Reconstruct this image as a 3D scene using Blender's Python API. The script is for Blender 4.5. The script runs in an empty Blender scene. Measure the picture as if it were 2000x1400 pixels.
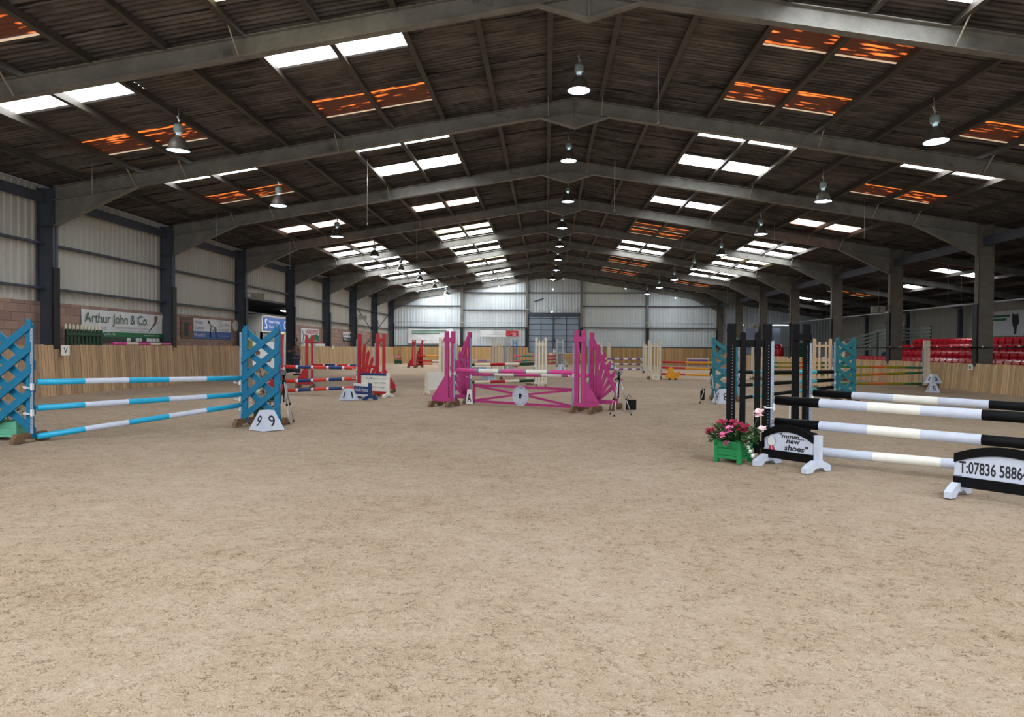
import bpy, bmesh, math, random
from mathutils import Vector, Matrix, noise
from math import pi, sin, cos, radians as R
random.seed(7)
sc = bpy.context.scene
COL = sc.collection

# ------------------------------------------------------------------ camera
FPX, YAW, PIT, ROL, CH = 1400.0, .0475, .0155, .0065, 1.4214
Fv = Vector((-sin(YAW)*cos(PIT), cos(YAW)*cos(PIT), -sin(PIT)))
Rv = Vector((cos(YAW), sin(YAW), 0)); Uv = Rv.cross(Fv)
R2 = Rv*cos(ROL)+Uv*sin(ROL); U2 = -Rv*sin(ROL)+Uv*cos(ROL)
CAMP = Vector((0, 0, CH))
cam = bpy.data.cameras.new('camera'); co = bpy.data.objects.new('camera', cam); COL.objects.link(co)
cam.sensor_width = 36; cam.lens = 36*FPX/2000; cam.clip_end = 300
M = Matrix((R2, U2, -Fv)).transposed().to_4x4(); M.translation = CAMP; co.matrix_world = M
sc.camera = co
# survey helpers: where a sight line of this viewpoint meets the ground or a wall
def ray(x, y): return Fv+R2*((x-1000)/FPX)-U2*((y-700)/FPX)
def gnd(x, y): r = ray(x, y); return CAMP-r*(CH/r.z)
def aty(x, y, Y): r = ray(x, y); return CAMP+r*(Y/r.y)
def atx(x, y, X): r = ray(x, y); return CAMP+r*(X/r.x)
def zat(x, y, g): return aty(x, y, g.y).z

# ------------------------------------------------------------------ light
sc.view_settings.view_transform = 'Standard'; sc.view_settings.look = 'None'
sc.view_settings.gamma = 1; sc.view_settings.use_curve_mapping = False
sc.view_settings.exposure = -0.32
w = bpy.data.worlds.new('world'); sc.world = w; w.use_nodes = True
w.node_tree.nodes['Background'].inputs[0].default_value = (.62, .74, .9, 1)
w.node_tree.nodes['Background'].inputs[1].default_value = 0.6
SKY_E = 15.0       # daylight through the clear roof sheets
DOOR_E = 860.0     # daylight through the big doorway behind the viewpoint
LAMP_E = 180.0
def area(name, loc, rot, sx, sy, e, col):
    l = bpy.data.lights.new(name, 'AREA'); l.shape = 'RECTANGLE'; l.size = sx; l.size_y = sy; l.energy = e; l.color = col
    o = bpy.data.objects.new(name, l); COL.objects.link(o); o.location = loc; o.rotation_euler = rot; return o
area('doorway_daylight', (.7, -8.7, 2.6), (R(90), 0, pi), 11, 4.6, DOOR_E, (.86, .93, 1))   # rot: shines along +Y
area('kiosk_fill_light', (-14.75, 41.5, 3.85), (0, R(-25), 0), 1.2, 9, 480, (.95, .97, 1))                    # fill light added to brighten the kiosk in the barn next door
for o in bpy.data.objects:
    if o.name == 'doorway_daylight': o.rotation_euler = (R(90), 0, 0)

# ------------------------------------------------------------------ materials
def lin(c): return tuple(((v/255)/12.92 if v/255 <= .04045 else ((v/255+.055)/1.055)**2.4) for v in c)
MATS = {}
def mat(name, rgb, rough=.7, var=.25, scale=6, bump=0, metal=0, stretch=(1, 1, 1), spots=None, bscale=None, detail=6):
    if name in MATS: return MATS[name]
    m = bpy.data.materials.new(name); m.use_nodes = True; nt = m.node_tree; N = nt.nodes; L = nt.links
    b = N['Principled BSDF']; b.inputs['Roughness'].default_value = rough; b.inputs['Metallic'].default_value = metal
    c = lin(rgb)
    tc = N.new('ShaderNodeTexCoord'); mp = N.new('ShaderNodeMapping'); mp.inputs['Scale'].default_value = stretch
    L.new(tc.outputs['Object'], mp.inputs[0])
    nz = N.new('ShaderNodeTexNoise'); nz.inputs['Scale'].default_value = scale; nz.inputs['Detail'].default_value = detail
    nz.inputs['Roughness'].default_value = .65; L.new(mp.outputs[0], nz.inputs['Vector'])
    cr = N.new('ShaderNodeValToRGB'); cr.color_ramp.elements[0].position = .32; cr.color_ramp.elements[1].position = .68
    cr.color_ramp.elements[0].color = tuple(v*(1-var) for v in c)+(1,)
    cr.color_ramp.elements[1].color = tuple(min(1, v*(1+var)) for v in c)+(1,)
    L.new(nz.outputs[0], cr.inputs[0]); out = cr.outputs[0]
    if spots:   # (rgb, threshold, scale): chips and dirt with a shape of their own
        n2 = N.new('ShaderNodeTexNoise'); n2.inputs['Scale'].default_value = spots[2]; n2.inputs['Detail'].default_value = 8; n2.inputs['Roughness'].default_value = .7
        L.new(mp.outputs[0], n2.inputs['Vector'])
        c2 = N.new('ShaderNodeValToRGB'); c2.color_ramp.elements[0].position = spots[1]; c2.color_ramp.elements[1].position = spots[1]+.05
        L.new(n2.outputs[0], c2.inputs[0])
        mx = N.new('ShaderNodeMix'); mx.data_type = 'RGBA'; L.new(c2.outputs[0], mx.inputs[0]); L.new(out, mx.inputs[6])
        mx.inputs[7].default_value = lin(spots[0])+(1,); out = mx.outputs[2]
    L.new(out, b.inputs['Base Color'])
    if bump:
        n3 = N.new('ShaderNodeTexNoise'); n3.inputs['Scale'].default_value = bscale or scale*4; n3.inputs['Detail'].default_value = 8
        L.new(mp.outputs[0], n3.inputs['Vector'])
        bp = N.new('ShaderNodeBump'); bp.inputs['Strength'].default_value = bump; bp.inputs['Distance'].default_value = .02
        L.new(n3.outputs[0], bp.inputs['Height']); L.new(bp.outputs[0], b.inputs['Normal'])
    MATS[name] = m; return m
def emit(name, rgb, e, lin_=False):
    if name in MATS: return MATS[name]
    m = bpy.data.materials.new(name); m.use_nodes = True; nt = m.node_tree; b = nt.nodes['Principled BSDF']
    c = rgb if lin_ else lin(rgb)
    b.inputs['Base Color'].default_value = tuple(min(1, v) for v in c)+(1,)
    b.inputs['Emission Color'].default_value = tuple(c)+(1,); b.inputs['Emission Strength'].default_value = e
    MATS[name] = m; return m
STEEL = mat('painted_steel', (116, 114, 108), .5, .28, 2.2, .25, spots=((84, 82, 78), .62, 1.3))
STEELD = mat('dark_painted_steel', (66, 71, 82), .6, .18, 2.5, .15)
CONC = mat('column_concrete_grey', (104, 98, 90), .8, .2, 3, .3)
PURL = mat('purlin_steel', (70, 65, 58), .6, .3, 3, .1, stretch=(1, .3, 1))
def roofmat():
    m = bpy.data.materials.new('fibre_cement_sheet'); m.use_nodes = True; nt = m.node_tree; N = nt.nodes; L = nt.links; b = N['Principled BSDF']
    b.inputs['Roughness'].default_value = .95
    tc = N.new('ShaderNodeTexCoord'); sp = N.new('ShaderNodeSeparateXYZ'); L.new(tc.outputs['Object'], sp.inputs[0])
    def mth(op, a, bb, c=None):
        n = N.new('ShaderNodeMath'); n.operation = op
        for i, v in enumerate((a, bb, c)):
            if v is None: continue
            if isinstance(v, (int, float)): n.inputs[i].default_value = v
            else: L.new(v, n.inputs[i])
        return n.outputs[0]
    def nz(sc_, s, d=5):
        mp = N.new('ShaderNodeMapping'); mp.inputs['Scale'].default_value = sc_; L.new(tc.outputs['Object'], mp.inputs[0])
        n = N.new('ShaderNodeTexNoise'); n.inputs['Scale'].default_value = s; n.inputs['Detail'].default_value = d; n.inputs['Roughness'].default_value = .65; L.new(mp.outputs[0], n.inputs['Vector']); return n.outputs[0]
    wave = mth('SINE', mth('MULTIPLY', sp.outputs[1], 2*pi/.152), 0)
    streak = nz((.12, 2.0, 1), 4.5); patchy = nz((1, 1, 1), .7, 4); lapn = nz((.5, .5, .5), 1.3, 2)
    lap = mth('GREATER_THAN', mth('SINE', mth('MULTIPLY_ADD', sp.outputs[1], 2*pi/1.05, mth('MULTIPLY', lapn, 1.2)), 0), .985)
    v = mth('MULTIPLY_ADD', wave, .13, mth('MULTIPLY_ADD', streak, .75, mth('MULTIPLY', patchy, .5)))
    v = mth('SUBTRACT', v, mth('MULTIPLY', lap, .35))
    cr = N.new('ShaderNodeValToRGB'); E = cr.color_ramp.elements
    E[0].position = .38; E[0].color = lin((25, 24, 25))+(1,); E[1].position = .86; E[1].color = lin((108, 101, 97))+(1,)
    e = E.new(.62); e.color = lin((58, 54, 53))+(1,)
    L.new(v, cr.inputs[0]); L.new(cr.outputs[0], b.inputs['Base Color']); return m
ROOFM = roofmat()
CLAD = mat('grey_cladding', (184, 181, 172), .6, .07, 1.2, .05, stretch=(1, 1, .35), spots=((140, 134, 124), .68, 1.2))
CLADB = mat('gable_cladding', (200, 208, 211), .6, .08, 1.0, .05, stretch=(1, 1, .35), spots=((150, 146, 138), .69, 1.1))
PADM = mat('black_padding', (18, 18, 21), .6, .2, 4)
BLACK = mat('black_paint', (9, 10, 13), .6, .3, 8, .15, spots=((90, 88, 84), .72, 26))
BLACK.node_tree.nodes['Principled BSDF'].inputs['Specular IOR Level'].default_value = .12
BLACKC = mat('plain_black', (12, 12, 14), .5, .15, 8)
BLACKC.node_tree.nodes['Principled BSDF'].inputs['Specular IOR Level'].default_value = .2
TEAL = mat('teal_paint', (2, 104, 142), .5, .16, 7, .12, spots=((20, 140, 180), .68, 14))
TEALD = mat('deep_teal_paint', (2, 112, 126), .5, .14, 7, .1)
POLET = mat('turquoise_pole_paint', (22, 158, 200), .4, .08, 6, .05, spots=((205, 225, 232), .76, 16))
PALE = mat('pale_lilac_white_paint', (188, 196, 214), .5, .06, 6, .05, spots=((140, 132, 120), .72, 18))
WHITE = mat('white_paint', (226, 226, 220), .5, .05, 6, .05, spots=((140, 132, 116), .70, 22))
CREAM = mat('cream_paint', (222, 212, 192), .6, .08, 8, .1, spots=((150, 128, 96), .70, 14))
CREAM2 = mat('peach_cream_paint', (222, 192, 158), .6, .08, 8, .1)
PINK = mat('magenta_paint', (172, 50, 118), .55, .12, 6, .1, spots=((136, 36, 90), .64, 9))
PINKP = mat('pink_pole_paint', (204, 66, 142), .45, .08, 6, .05)
RED = mat('red_paint', (172, 18, 34), .5, .14, 6, .08)
REDP = mat('red_pole_paint', (206, 52, 46), .45, .08, 6, .05)
NAVY = mat('navy_paint', (30, 58, 112), .5, .14, 7, .05)
GREYP = mat('grey_band_paint', (130, 128, 136), .5, .1, 8)
DGREEN = mat('dark_green_paint', (20, 66, 44), .55, .15, 7, .05)
GREEN = mat('leaf_green_paint', (48, 130, 84), .5, .1, 7)
OLIVE = mat('olive_yellow_paint', (150, 142, 28), .5, .1, 7)
ORANGE = mat('orange_paint', (228, 104, 48), .5, .08, 7)
YELLOW = mat('yellow_paint', (228, 158, 28), .5, .08, 7)
BLUEP = mat('mid_blue_paint', (56, 128, 190), .5, .1, 7)
SEAG = mat('sea_green_paint', (58, 146, 142), .5, .1, 7)
ROSEP = mat('rose_paint', (222, 100, 124), .5, .1, 7)
PURP = mat('purple_paint', (128, 72, 140), .5, .1, 7)
LILAC = mat('lilac_paint', (170, 140, 210), .5, .1, 7)
CYANP = mat('light_turquoise_paint', (74, 174, 188), .5, .08, 7)
LGREY = mat('light_grey_paint', (188, 194, 200), .5, .08, 7)
WOODF = mat('weathered_foot_wood', (112, 86, 62), .85, .3, 6, .3, stretch=(1, 1, 3))
METAL = mat('galvanised_track', (140, 152, 170), .4, .1, 12)
CUPM = mat('white_plastic_cup', (214, 218, 220), .4, .05, 5)
ALU = mat('brushed_aluminium', (190, 192, 196), .35, .1, 10, metal=.6)
GREENBOX = mat('green_box_paint', (16, 122, 66), .5, .12, 8, .1)
GREENBOX2 = mat('pale_green_box_paint', (86, 160, 132), .6, .12, 8, .1)
LEAF = mat('leaf', (44, 84, 42), .6, .35, 9)
MAROON = mat('maroon_petal', (150, 22, 62), .6, .3, 20)
PINKF = mat('pink_petal', (226, 120, 168), .6, .2, 25)
PALEF = mat('pale_pink_petal', (240, 208, 214), .6, .12, 25)
WHITEF = mat('white_petal', (236, 238, 228), .6, .08, 25)
SEATM = mat('red_seat_plastic', (196, 16, 40), .22, .12, 5)
PAPER = mat('white_vinyl', (214, 216, 218), .5, .05, 2, .3, bscale=5)
INK = mat('dark_ink', (24, 26, 34), .6, .05, 5)
INKG = mat('dark_green_ink', (44, 84, 62), .6, .05, 5)
INKGR = mat('grey_ink', (120, 122, 130), .6, .05, 5)
INKB = mat('blue_ink', (62, 92, 160), .6, .06, 5)
INKR = mat('red_ink', (176, 44, 60), .6, .06, 5)
VGREEN = mat('banner_green', (22, 106, 66), .5, .08, 5)
VDARK = mat('banner_dark_green', (44, 60, 48), .5, .2, 5)
VBLUE = mat('banner_blue', (52, 92, 160), .5, .08, 5)
VRED = mat('banner_red', (168, 34, 44), .5, .1, 5)
BROWNP = mat('banner_photo_brown', (96, 72, 52), .6, .6, 9)
PEACH = mat('fluorescent_poster_yellow', (216, 210, 120), .6, .1, 5)

def planks(name, rgb, width, var, axis, rough=.85):
    """vertical boards: colour differs from board to board, dark joints; axis = coordinate the boards are counted along"""
    m = bpy.data.materials.new(name); m.use_nodes = True; nt = m.node_tree; N = nt.nodes; L = nt.links; b = N['Principled BSDF']
    b.inputs['Roughness'].default_value = rough
    tc = N.new('ShaderNodeTexCoord'); sp = N.new('ShaderNodeSeparateXYZ'); L.new(tc.outputs['Object'], sp.inputs[0])
    d = N.new('ShaderNodeMath'); d.operation = 'DIVIDE'; d.inputs[1].default_value = width; L.new(sp.outputs[axis], d.inputs[0])
    fl = N.new('ShaderNodeMath'); fl.operation = 'FLOOR'; L.new(d.outputs[0], fl.inputs[0])
    wn = N.new('ShaderNodeTexWhiteNoise'); wn.noise_dimensions = '1D'; L.new(fl.outputs[0], wn.inputs['W'])
    mp = N.new('ShaderNodeMapping'); mp.inputs['Scale'].default_value = (9, 9, 1.2); L.new(tc.outputs['Object'], mp.inputs[0])
    nz = N.new('ShaderNodeTexNoise'); nz.inputs['Scale'].default_value = 2.5; nz.inputs['Detail'].default_value = 7; L.new(mp.outputs[0], nz.inputs['Vector'])
    a1 = N.new('ShaderNodeMath'); a1.operation = 'MULTIPLY_ADD'; a1.inputs[1].default_value = .55; L.new(wn.outputs[0], a1.inputs[0])
    a2 = N.new('ShaderNodeMath'); a2.operation = 'MULTIPLY'; a2.inputs[1].default_value = .5; L.new(nz.outputs[0], a2.inputs[0]); L.new(a2.outputs[0], a1.inputs[2])
    cr = N.new('ShaderNodeValToRGB'); c = lin(rgb)
    cr.color_ramp.elements[0].color = tuple(v*(1-var) for v in c)+(1,); cr.color_ramp.elements[0].position = .15
    cr.color_ramp.elements[1].color = tuple(min(1, v*(1+var)) for v in c)+(1,); cr.color_ramp.elements[1].position = .85
    L.new(a1.outputs[0], cr.inputs[0]); L.new(cr.outputs[0], b.inputs['Base Color'])
    bp = N.new('ShaderNodeBump'); bp.inputs['Strength'].default_value = .3; bp.inputs['Distance'].default_value = .01
    L.new(nz.outputs[0], bp.inputs['Height']); L.new(bp.outputs[0], b.inputs['Normal'])
    MATS[name] = m; return m
KICKL = planks('kickboard_wood', (174, 144, 112), .12, .32, 1)
KICKR = planks('kickboard_wood_pale', (182, 152, 114), .12, .28, 1)
KICKB = planks('kickboard_wood_end', (178, 144, 98), .12, .28, 0)

def blocks():
    m = bpy.data.materials.new('pink_blockwork'); m.use_nodes = True; nt = m.node_tree; N = nt.nodes; L = nt.links; b = N['Principled BSDF']
    b.inputs['Roughness'].default_value = .9
    tc = N.new('ShaderNodeTexCoord'); sp = N.new('ShaderNodeSeparateXYZ'); cb = N.new('ShaderNodeCombineXYZ')
    L.new(tc.outputs['Object'], sp.inputs[0]); L.new(sp.outputs[1], cb.inputs[0]); L.new(sp.outputs[2], cb.inputs[1])
    br = N.new('ShaderNodeTexBrick'); L.new(cb.outputs[0], br.inputs['Vector']); br.inputs['Scale'].default_value = 1
    br.inputs['Brick Width'].default_value = .45; br.inputs['Row Height'].default_value = .225; br.inputs['Mortar Size'].default_value = .008
    br.inputs['Color1'].default_value = lin((164, 134, 120))+(1,); br.inputs['Color2'].default_value = lin((142, 116, 106))+(1,); br.inputs['Mortar'].default_value = lin((104, 88, 80))+(1,)
    nz = N.new('ShaderNodeTexNoise'); nz.inputs['Scale'].default_value = 14; nz.inputs['Detail'].default_value = 8; L.new(tc.outputs['Object'], nz.inputs['Vector'])
    mx = N.new('ShaderNodeMix'); mx.data_type = 'RGBA'; mx.blend_type = 'MULTIPLY'; mx.inputs[0].default_value = .45
    L.new(br.outputs[0], mx.inputs[6]); L.new(nz.outputs[1], mx.inputs[7]); L.new(br.outputs[0], mx.inputs[6])
    bc = N.new('ShaderNodeBrightContrast'); bc.inputs[1].default_value = .03; L.new(mx.outputs[2], bc.inputs[0])
    L.new(br.outputs[0], b.inputs['Base Color'])
    bp = N.new('ShaderNodeBump'); bp.inputs['Strength'].default_value = .5; bp.inputs['Distance'].default_value = .01
    L.new(nz.outputs[0], bp.inputs['Height']); L.new(bp.outputs[0], b.inputs['Normal']); return m
BLOCK = blocks()

def sand():
    m = bpy.data.materials.new('riding_sand'); m.use_nodes = True; nt = m.node_tree; N = nt.nodes; L = nt.links; b = N['Principled BSDF']
    b.inputs['Roughness'].default_value = .95; b.inputs['Specular IOR Level'].default_value = .15
    tc = N.new('ShaderNodeTexCoord')
    def nz(s, d=6, r=.6):
        n = N.new('ShaderNodeTexNoise'); n.inputs['Scale'].default_value = s; n.inputs['Detail'].default_value = d; n.inputs['Roughness'].default_value = r
        L.new(tc.outputs['Object'], n.inputs['Vector']); return n.outputs[0]
    def mth(op, a, bb, c=None):
        n = N.new('ShaderNodeMath'); n.operation = op
        for i, v in enumerate((a, bb, c)):
            if v is None: continue
            if isinstance(v, (int, float)): n.inputs[i].default_value = v
            else: L.new(v, n.inputs[i])
        return n.outputs[0]
    big = nz(.35, 4); mid = nz(3.2, 6, .7); fine = nz(28, 8, .75); grain = nz(150, 3, .7)
    cl = nz(14, 7, .72); ridge = mth('ABSOLUTE', mth('SUBTRACT', nz(22, 5, .6), .5), 0)
    crk = mth('MULTIPLY', mth('LESS_THAN', ridge, .028), mth('GREATER_THAN', cl, .51))
    t = mth('MULTIPLY_ADD', big, .22, mth('MULTIPLY_ADD', mid, .22, mth('MULTIPLY_ADD', fine, .45, mth('MULTIPLY', grain, .45))))
    t = mth('SUBTRACT', t, mth('MULTIPLY', crk, .13))  # shading of the small cracks put into the sand colour
    cr = N.new('ShaderNodeValToRGB'); E = cr.color_ramp.elements
    E[0].position = .46; E[0].color = lin((104, 84, 64))+(1,); E[1].position = .84; E[1].color = lin((230, 214, 196))+(1,)
    e = E.new(.62); e.color = lin((198, 173, 146))+(1,)
    L.new(t, cr.inputs[0]); L.new(cr.outputs[0], b.inputs['Base Color'])
    hgt = mth('MULTIPLY_ADD', mid, 1.2, mth('MULTIPLY_ADD', cl, 1.2, mth('MULTIPLY_ADD', fine, .8, mth('MULTIPLY_ADD', grain, .2, mth('MULTIPLY', crk, -.25)))))
    bp = N.new('ShaderNodeBump'); bp.inputs['Strength'].default_value = .9; bp.inputs['Distance'].default_value = .045
    L.new(hgt, bp.inputs['Height']); L.new(bp.outputs[0], b.inputs['Normal']); return m
SAND = sand()

# ------------------------------------------------------------------ builders
class MB:
    def __init__(s): s.bm = bmesh.new(); s.mi = 0
    def _f(s, vs, smooth=False):
        try: f = s.bm.faces.new(vs)
        except ValueError: return
        f.material_index = s.mi; f.smooth = smooth
    def hull8(s, P):
        v = [s.bm.verts.new(p) for p in P]
        for q in ((0, 3, 2, 1), (4, 5, 6, 7), (0, 1, 5, 4), (1, 2, 6, 5), (2, 3, 7, 6), (3, 0, 4, 7)): s._f([v[i] for i in q])
        return s
    def box(s, x0, x1, y0, y1, z0, z1):
        return s.hull8([(x0, y0, z0), (x1, y0, z0), (x1, y1, z0), (x0, y1, z0), (x0, y0, z1), (x1, y0, z1), (x1, y1, z1), (x0, y1, z1)])
    def beam(s, a, b, w, h, up=(0, 0, 1)):
        a = Vector(a); b = Vector(b); d = (b-a).normalized(); u = Vector(up)
        if abs(d.dot(u)) > .99: u = Vector((0, 1, 0))
        r = d.cross(u).normalized(); u = r.cross(d).normalized()
        P = []
        for c in (a, b):
            for i, j in ((-1, -1), (1, -1), (1, 1), (-1, 1)): P.append(c+r*(w/2*i)+u*(h/2*j))
        return s.hull8(P)
    def prism(s, poly, d0, d1, fr=None):
        """poly in local (x,z), extruded along y from d0 to d1; fr = optional map"""
        f = fr or (lambda p: p)
        a = [s.bm.verts.new(f(Vector((x, d0, z)))) for x, z in poly]; b = [s.bm.verts.new(f(Vector((x, d1, z)))) for x, z in poly]
        s._f(a); s._f(b[::-1]); n = len(poly)
        for i in range(n): s._f([a[i], b[i], b[(i+1) % n], a[(i+1) % n]])
        return s
    def tube(s, pts, r, n=10, cap=True, smooth=True, mids=None):
        pts = [Vector(p) for p in pts]; rr = r if isinstance(r, (list, tuple)) else [r]*len(pts); rings = []; pu = None
        for i, p in enumerate(pts):
            d = (pts[min(i+1, len(pts)-1)]-pts[max(i-1, 0)])
            if d.length < 1e-9: d = Vector((0, 0, 1))
            d.normalize()
            u = pu if pu else (Vector((0, 0, 1)) if abs(d.z) < .9 else Vector((1, 0, 0)))
            a = d.cross(u)
            if a.length < 1e-6: a = d.cross(Vector((0, 1, 0)))
            a.normalize(); b = a.cross(d).normalized(); pu = b
            rings.append([s.bm.verts.new(p+(a*cos(2*pi*k/n)+b*sin(2*pi*k/n))*rr[i]) for k in range(n)])
        for i in range(len(rings)-1):
            if mids: s.mi = mids[i]
            for k in range(n): s._f([rings[i][k], rings[i][(k+1) % n], rings[i+1][(k+1) % n], rings[i+1][k]], smooth)
        if cap:
            if mids: s.mi = mids[0]
            s._f(rings[0][::-1])
            if mids: s.mi = mids[-1]
            s._f(rings[-1])
        return s
    def lathe(s, prof, n=20, c=(0, 0, 0), flute=0):
        c = Vector(c); rings = []
        for r, z in prof:
            rings.append([s.bm.verts.new(c+Vector((r*(1+flute*(k % 2))*cos(2*pi*k/n), r*(1+flute*(k % 2))*sin(2*pi*k/n), z))) for k in range(n)])
        for i in range(len(rings)-1):
            for k in range(n): s._f([rings[i][k], rings[i][(k+1) % n], rings[i+1][(k+1) % n], rings[i+1][k]], True)
        return s
    def blob(s, c, r, sub=1, sq=(1, 1, 1), jit=0):
        g = bmesh.ops.create_icosphere(s.bm, subdivisions=sub, radius=1)
        for v in g['verts']:
            k = 1+random.uniform(-jit, jit); v.co = Vector(c)+Vector((v.co.x*r*sq[0]*k, v.co.y*r*sq[1]*k, v.co.z*r*sq[2]*k))
        fs = set(f for v in g['verts'] for f in v.link_faces)
        for f in fs: f.material_index = s.mi; f.smooth = True
        return s
    def quad(s, *P): s._f([s.bm.verts.new(p) for p in P]); return s
    def build(s, name, mats, parent=None, rec=True, mw=None):
        if rec: bmesh.ops.recalc_face_normals(s.bm, faces=s.bm.faces[:])
        me = bpy.data.meshes.new(name); s.bm.to_mesh(me); s.bm.free()
        for m in (mats if isinstance(mats, (list, tuple)) else [mats]): me.materials.append(m)
        o = bpy.data.objects.new(name, me); COL.objects.link(o)
        if mw is not None: o.matrix_basis = mw
        if parent: o.parent = parent
        return o
def tag(o, label=None, cat=None, group=None, kind=None):
    if label: o['label'] = label
    if cat: o['category'] = cat
    if group: o['group'] = group
    if kind: o['kind'] = kind
    return o
def thing(name, label, cat, loc=(0, 0, 0), rz=0, group=None, kind=None):
    o = bpy.data.objects.new(name, None); COL.objects.link(o); o.location = loc; o.rotation_euler = (0, 0, rz)
    o.empty_display_size = .1
    return tag(o, label, cat, group, kind)
def lift_plane(cx, cz, off=.0, rz=0, cy=0):
    """matrix that stands a flat drawing (x right, y up) upright in a sign facing local -y"""
    return Matrix.Translation((cx, cy-off, cz)) @ Matrix.Rotation(rz, 4, 'Z') @ Matrix.Rotation(pi/2, 4, 'X')
def lettering(txt, w, h, m, parent, mw, shear=0, bold=0, name='lettering'):
    """one line of text fitted into a w by h box centred on mw"""
    cu = bpy.data.curves.new('t', 'FONT'); cu.body = txt; cu.size = 1; cu.extrude = 0; cu.offset = bold; cu.shear = shear
    cu.resolution_u = 3
    t = bpy.data.objects.new('t', cu); me = bpy.data.meshes.new_from_object(t)
    bpy.data.objects.remove(t); bpy.data.curves.remove(cu)
    if not me.vertices: return None
    xs = [v.co.x for v in me.vertices]; ys = [v.co.y for v in me.vertices]
    sx = w/max(1e-6, max(xs)-min(xs)); sy = h/max(1e-6, max(ys)-min(ys)); cx = (max(xs)+min(xs))/2; cy = (max(ys)+min(ys))/2
    for v in me.vertices: v.co = Vector(((v.co.x-cx)*sx, (v.co.y-cy)*sy, 0))
    me.name = name; me.materials.clear(); me.materials.append(m)
    o = bpy.data.objects.new(name, me); COL.objects.link(o); o.matrix_basis = mw
    if parent: o.parent = parent
    return o
def nth(n):
    u = ['', 'first', 'second', 'third', 'fourth', 'fifth', 'sixth', 'seventh', 'eighth', 'ninth', 'tenth', 'eleventh', 'twelfth', 'thirteenth', 'fourteenth', 'fifteenth', 'sixteenth', 'seventeenth', 'eighteenth', 'nineteenth', 'twentieth']
    return u[n] if n <= 20 else ('twenty-'+u[n-20] if n < 30 else ('thirtieth' if n == 30 else 'thirty-'+u[n-30]))
ORD = ['nearest', 'second', 'third', 'fourth', 'fifth', 'sixth', 'seventh', 'eighth', 'ninth', 'tenth', 'eleventh', 'twelfth', 'thirteenth', 'fourteenth', 'fifteenth', 'sixteenth']

# ------------------------------------------------------------------ building dimensions
XA, S, ZS, D, F1 = .69, .16, 8.0, 6.1, 12.5          # ridge line, roof slope, sheet height at ridge, bay, first frame in view
XL, XR, XW, XE = -13.12, 14.34, -13.6, 24.5          # inner column faces, left wall, far right wall
YB, YE = -9.0, 61.3
def zr(x, z0=ZS): return z0-S*abs(x-XA)
FR = [F1+D*i for i in range(9)]
# ---- roof sheets with windows (clear or rusty translucent sheets)
PW = .152
def prof(y): return .030*cos(2*pi*y/PW)
def sheet_rows(mb, x0, x1, y0, y1, dz=0, sag=0):
    n = max(1, int(round((y1-y0)/(PW/4)))); st = (y1-y0)/n
    a = []; b = []
    for i in range(n+1):
        y = y0+st*i; h = prof(y)+dz
        a.append(mb.bm.verts.new((x0, y, zr(x0)+h))); b.append(mb.bm.verts.new((x1, y, zr(x1)+h)))
    for i in range(n): mb._f([a[i], a[i+1], b[i+1], b[i]], True)
# windows: (side, d0, d1, y0, colour)
W, O, Y_, Mx = 'white', 'orange', 'cream', 'peach'
WIN = []
def rows(side, d0, d1, lst):
    for y0, k in lst: WIN.append((side, d0, d1, y0, k))
NEAR = [(-7.6, W), (-6.3, W), (-5, W), (-3.7, W), (-2.4, W), (-1.1, W), (.2, W), (1.5, W), (2.8, W), (4.1, W), (7.0, O)]  # unseen sheets around the viewpoint, added densely to brighten the foreground sand
rows(-1, 3.4, 6.12, NEAR+[(10.45, Y_), (13.2, W), (16.25, O), (19.42, W), (22.3, W), (28.5, Mx), (34.4, Y_), (36.2, W), (39.7, W), (42.2, W), (46.0, Y_), (48.6, W), (52.2, W), (54.6, W), (57.8, W), (59.6, W)])  # last white sheet added to brighten the gable wall
rows(-1, 8.84, 11.56, NEAR+[(10.4, O), (13.2, W), (16.25, O), (19.42, W), (22.3, O), (28.5, Mx), (34.4, Mx), (36.2, W), (39.7, W), (42.2, W), (46.0, W), (48.6, W), (52.2, W), (54.6, W), (56.4, W), (57.8, W), (59.4, W)])  # extra white sheets next to the gable, added to light that wall
rows(1, 3.4, 6.12, NEAR+[(10.9, W), (13.3, O), (16.4, O), (19.45, W), (22.45, W), (28.5, W), (34.4, O), (36.2, O), (39.8, W), (42.3, W), (46.0, O), (48.6, O), (52.2, O), (54.6, O), (57.9, Y_)])
rows(1, 8.84, 11.56, NEAR+[(10.9, W), (13.3, O), (16.5, O), (19.45, W), (22.6, O), (28.6, Mx), (34.5, W), (36.4, W), (39.9, Y_), (42.3, W), (46.2, W), (48.9, W), (52.2, O), (54.6, O), (57.9, W)])
rows(1, 17.36, 20.08, [(4, W), (33.9, W), (40.0, W), (46.2, O), (52.4, W)])
WW = 1.05
LAP = 1.05
def roof_side(side, name, label, dmax, steps):
    mb = MB()
    for k in range(len(steps)-1):
        d0, d1 = steps[k], steps[k+1]
        x0, x1 = XA+side*d0, XA+side*d1
        holes = sorted(w_[3] for w_ in WIN if w_[0] == side and w_[1]-.01 <= d0 and d1 <= w_[2]+.01)
        y = YB-.2; lst = []
        for hy in holes:
            lst.append((y, hy)); y = hy+WW
        lst.append((y, YE+.3))
        for a, b in lst:
            yy = a; i = 0
            while yy < b-.01:
                e = min(b, yy+LAP); jz = random.uniform(-.005, .005)
                sheet_rows(mb, x0-side*.03, x1+side*.05, yy, min(b, e+.08), jz); yy = e; i += 1
    o = mb.build(name, ROOFM, rec=False)
    return tag(o, label, 'roof', kind='structure')
stL = [0, .68]+[.68+1.36*i for i in range(1, 10)]+[14.4]
stR = [0, .68]+[.68+1.36*i for i in range(1, 17)]+[24.1]
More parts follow.
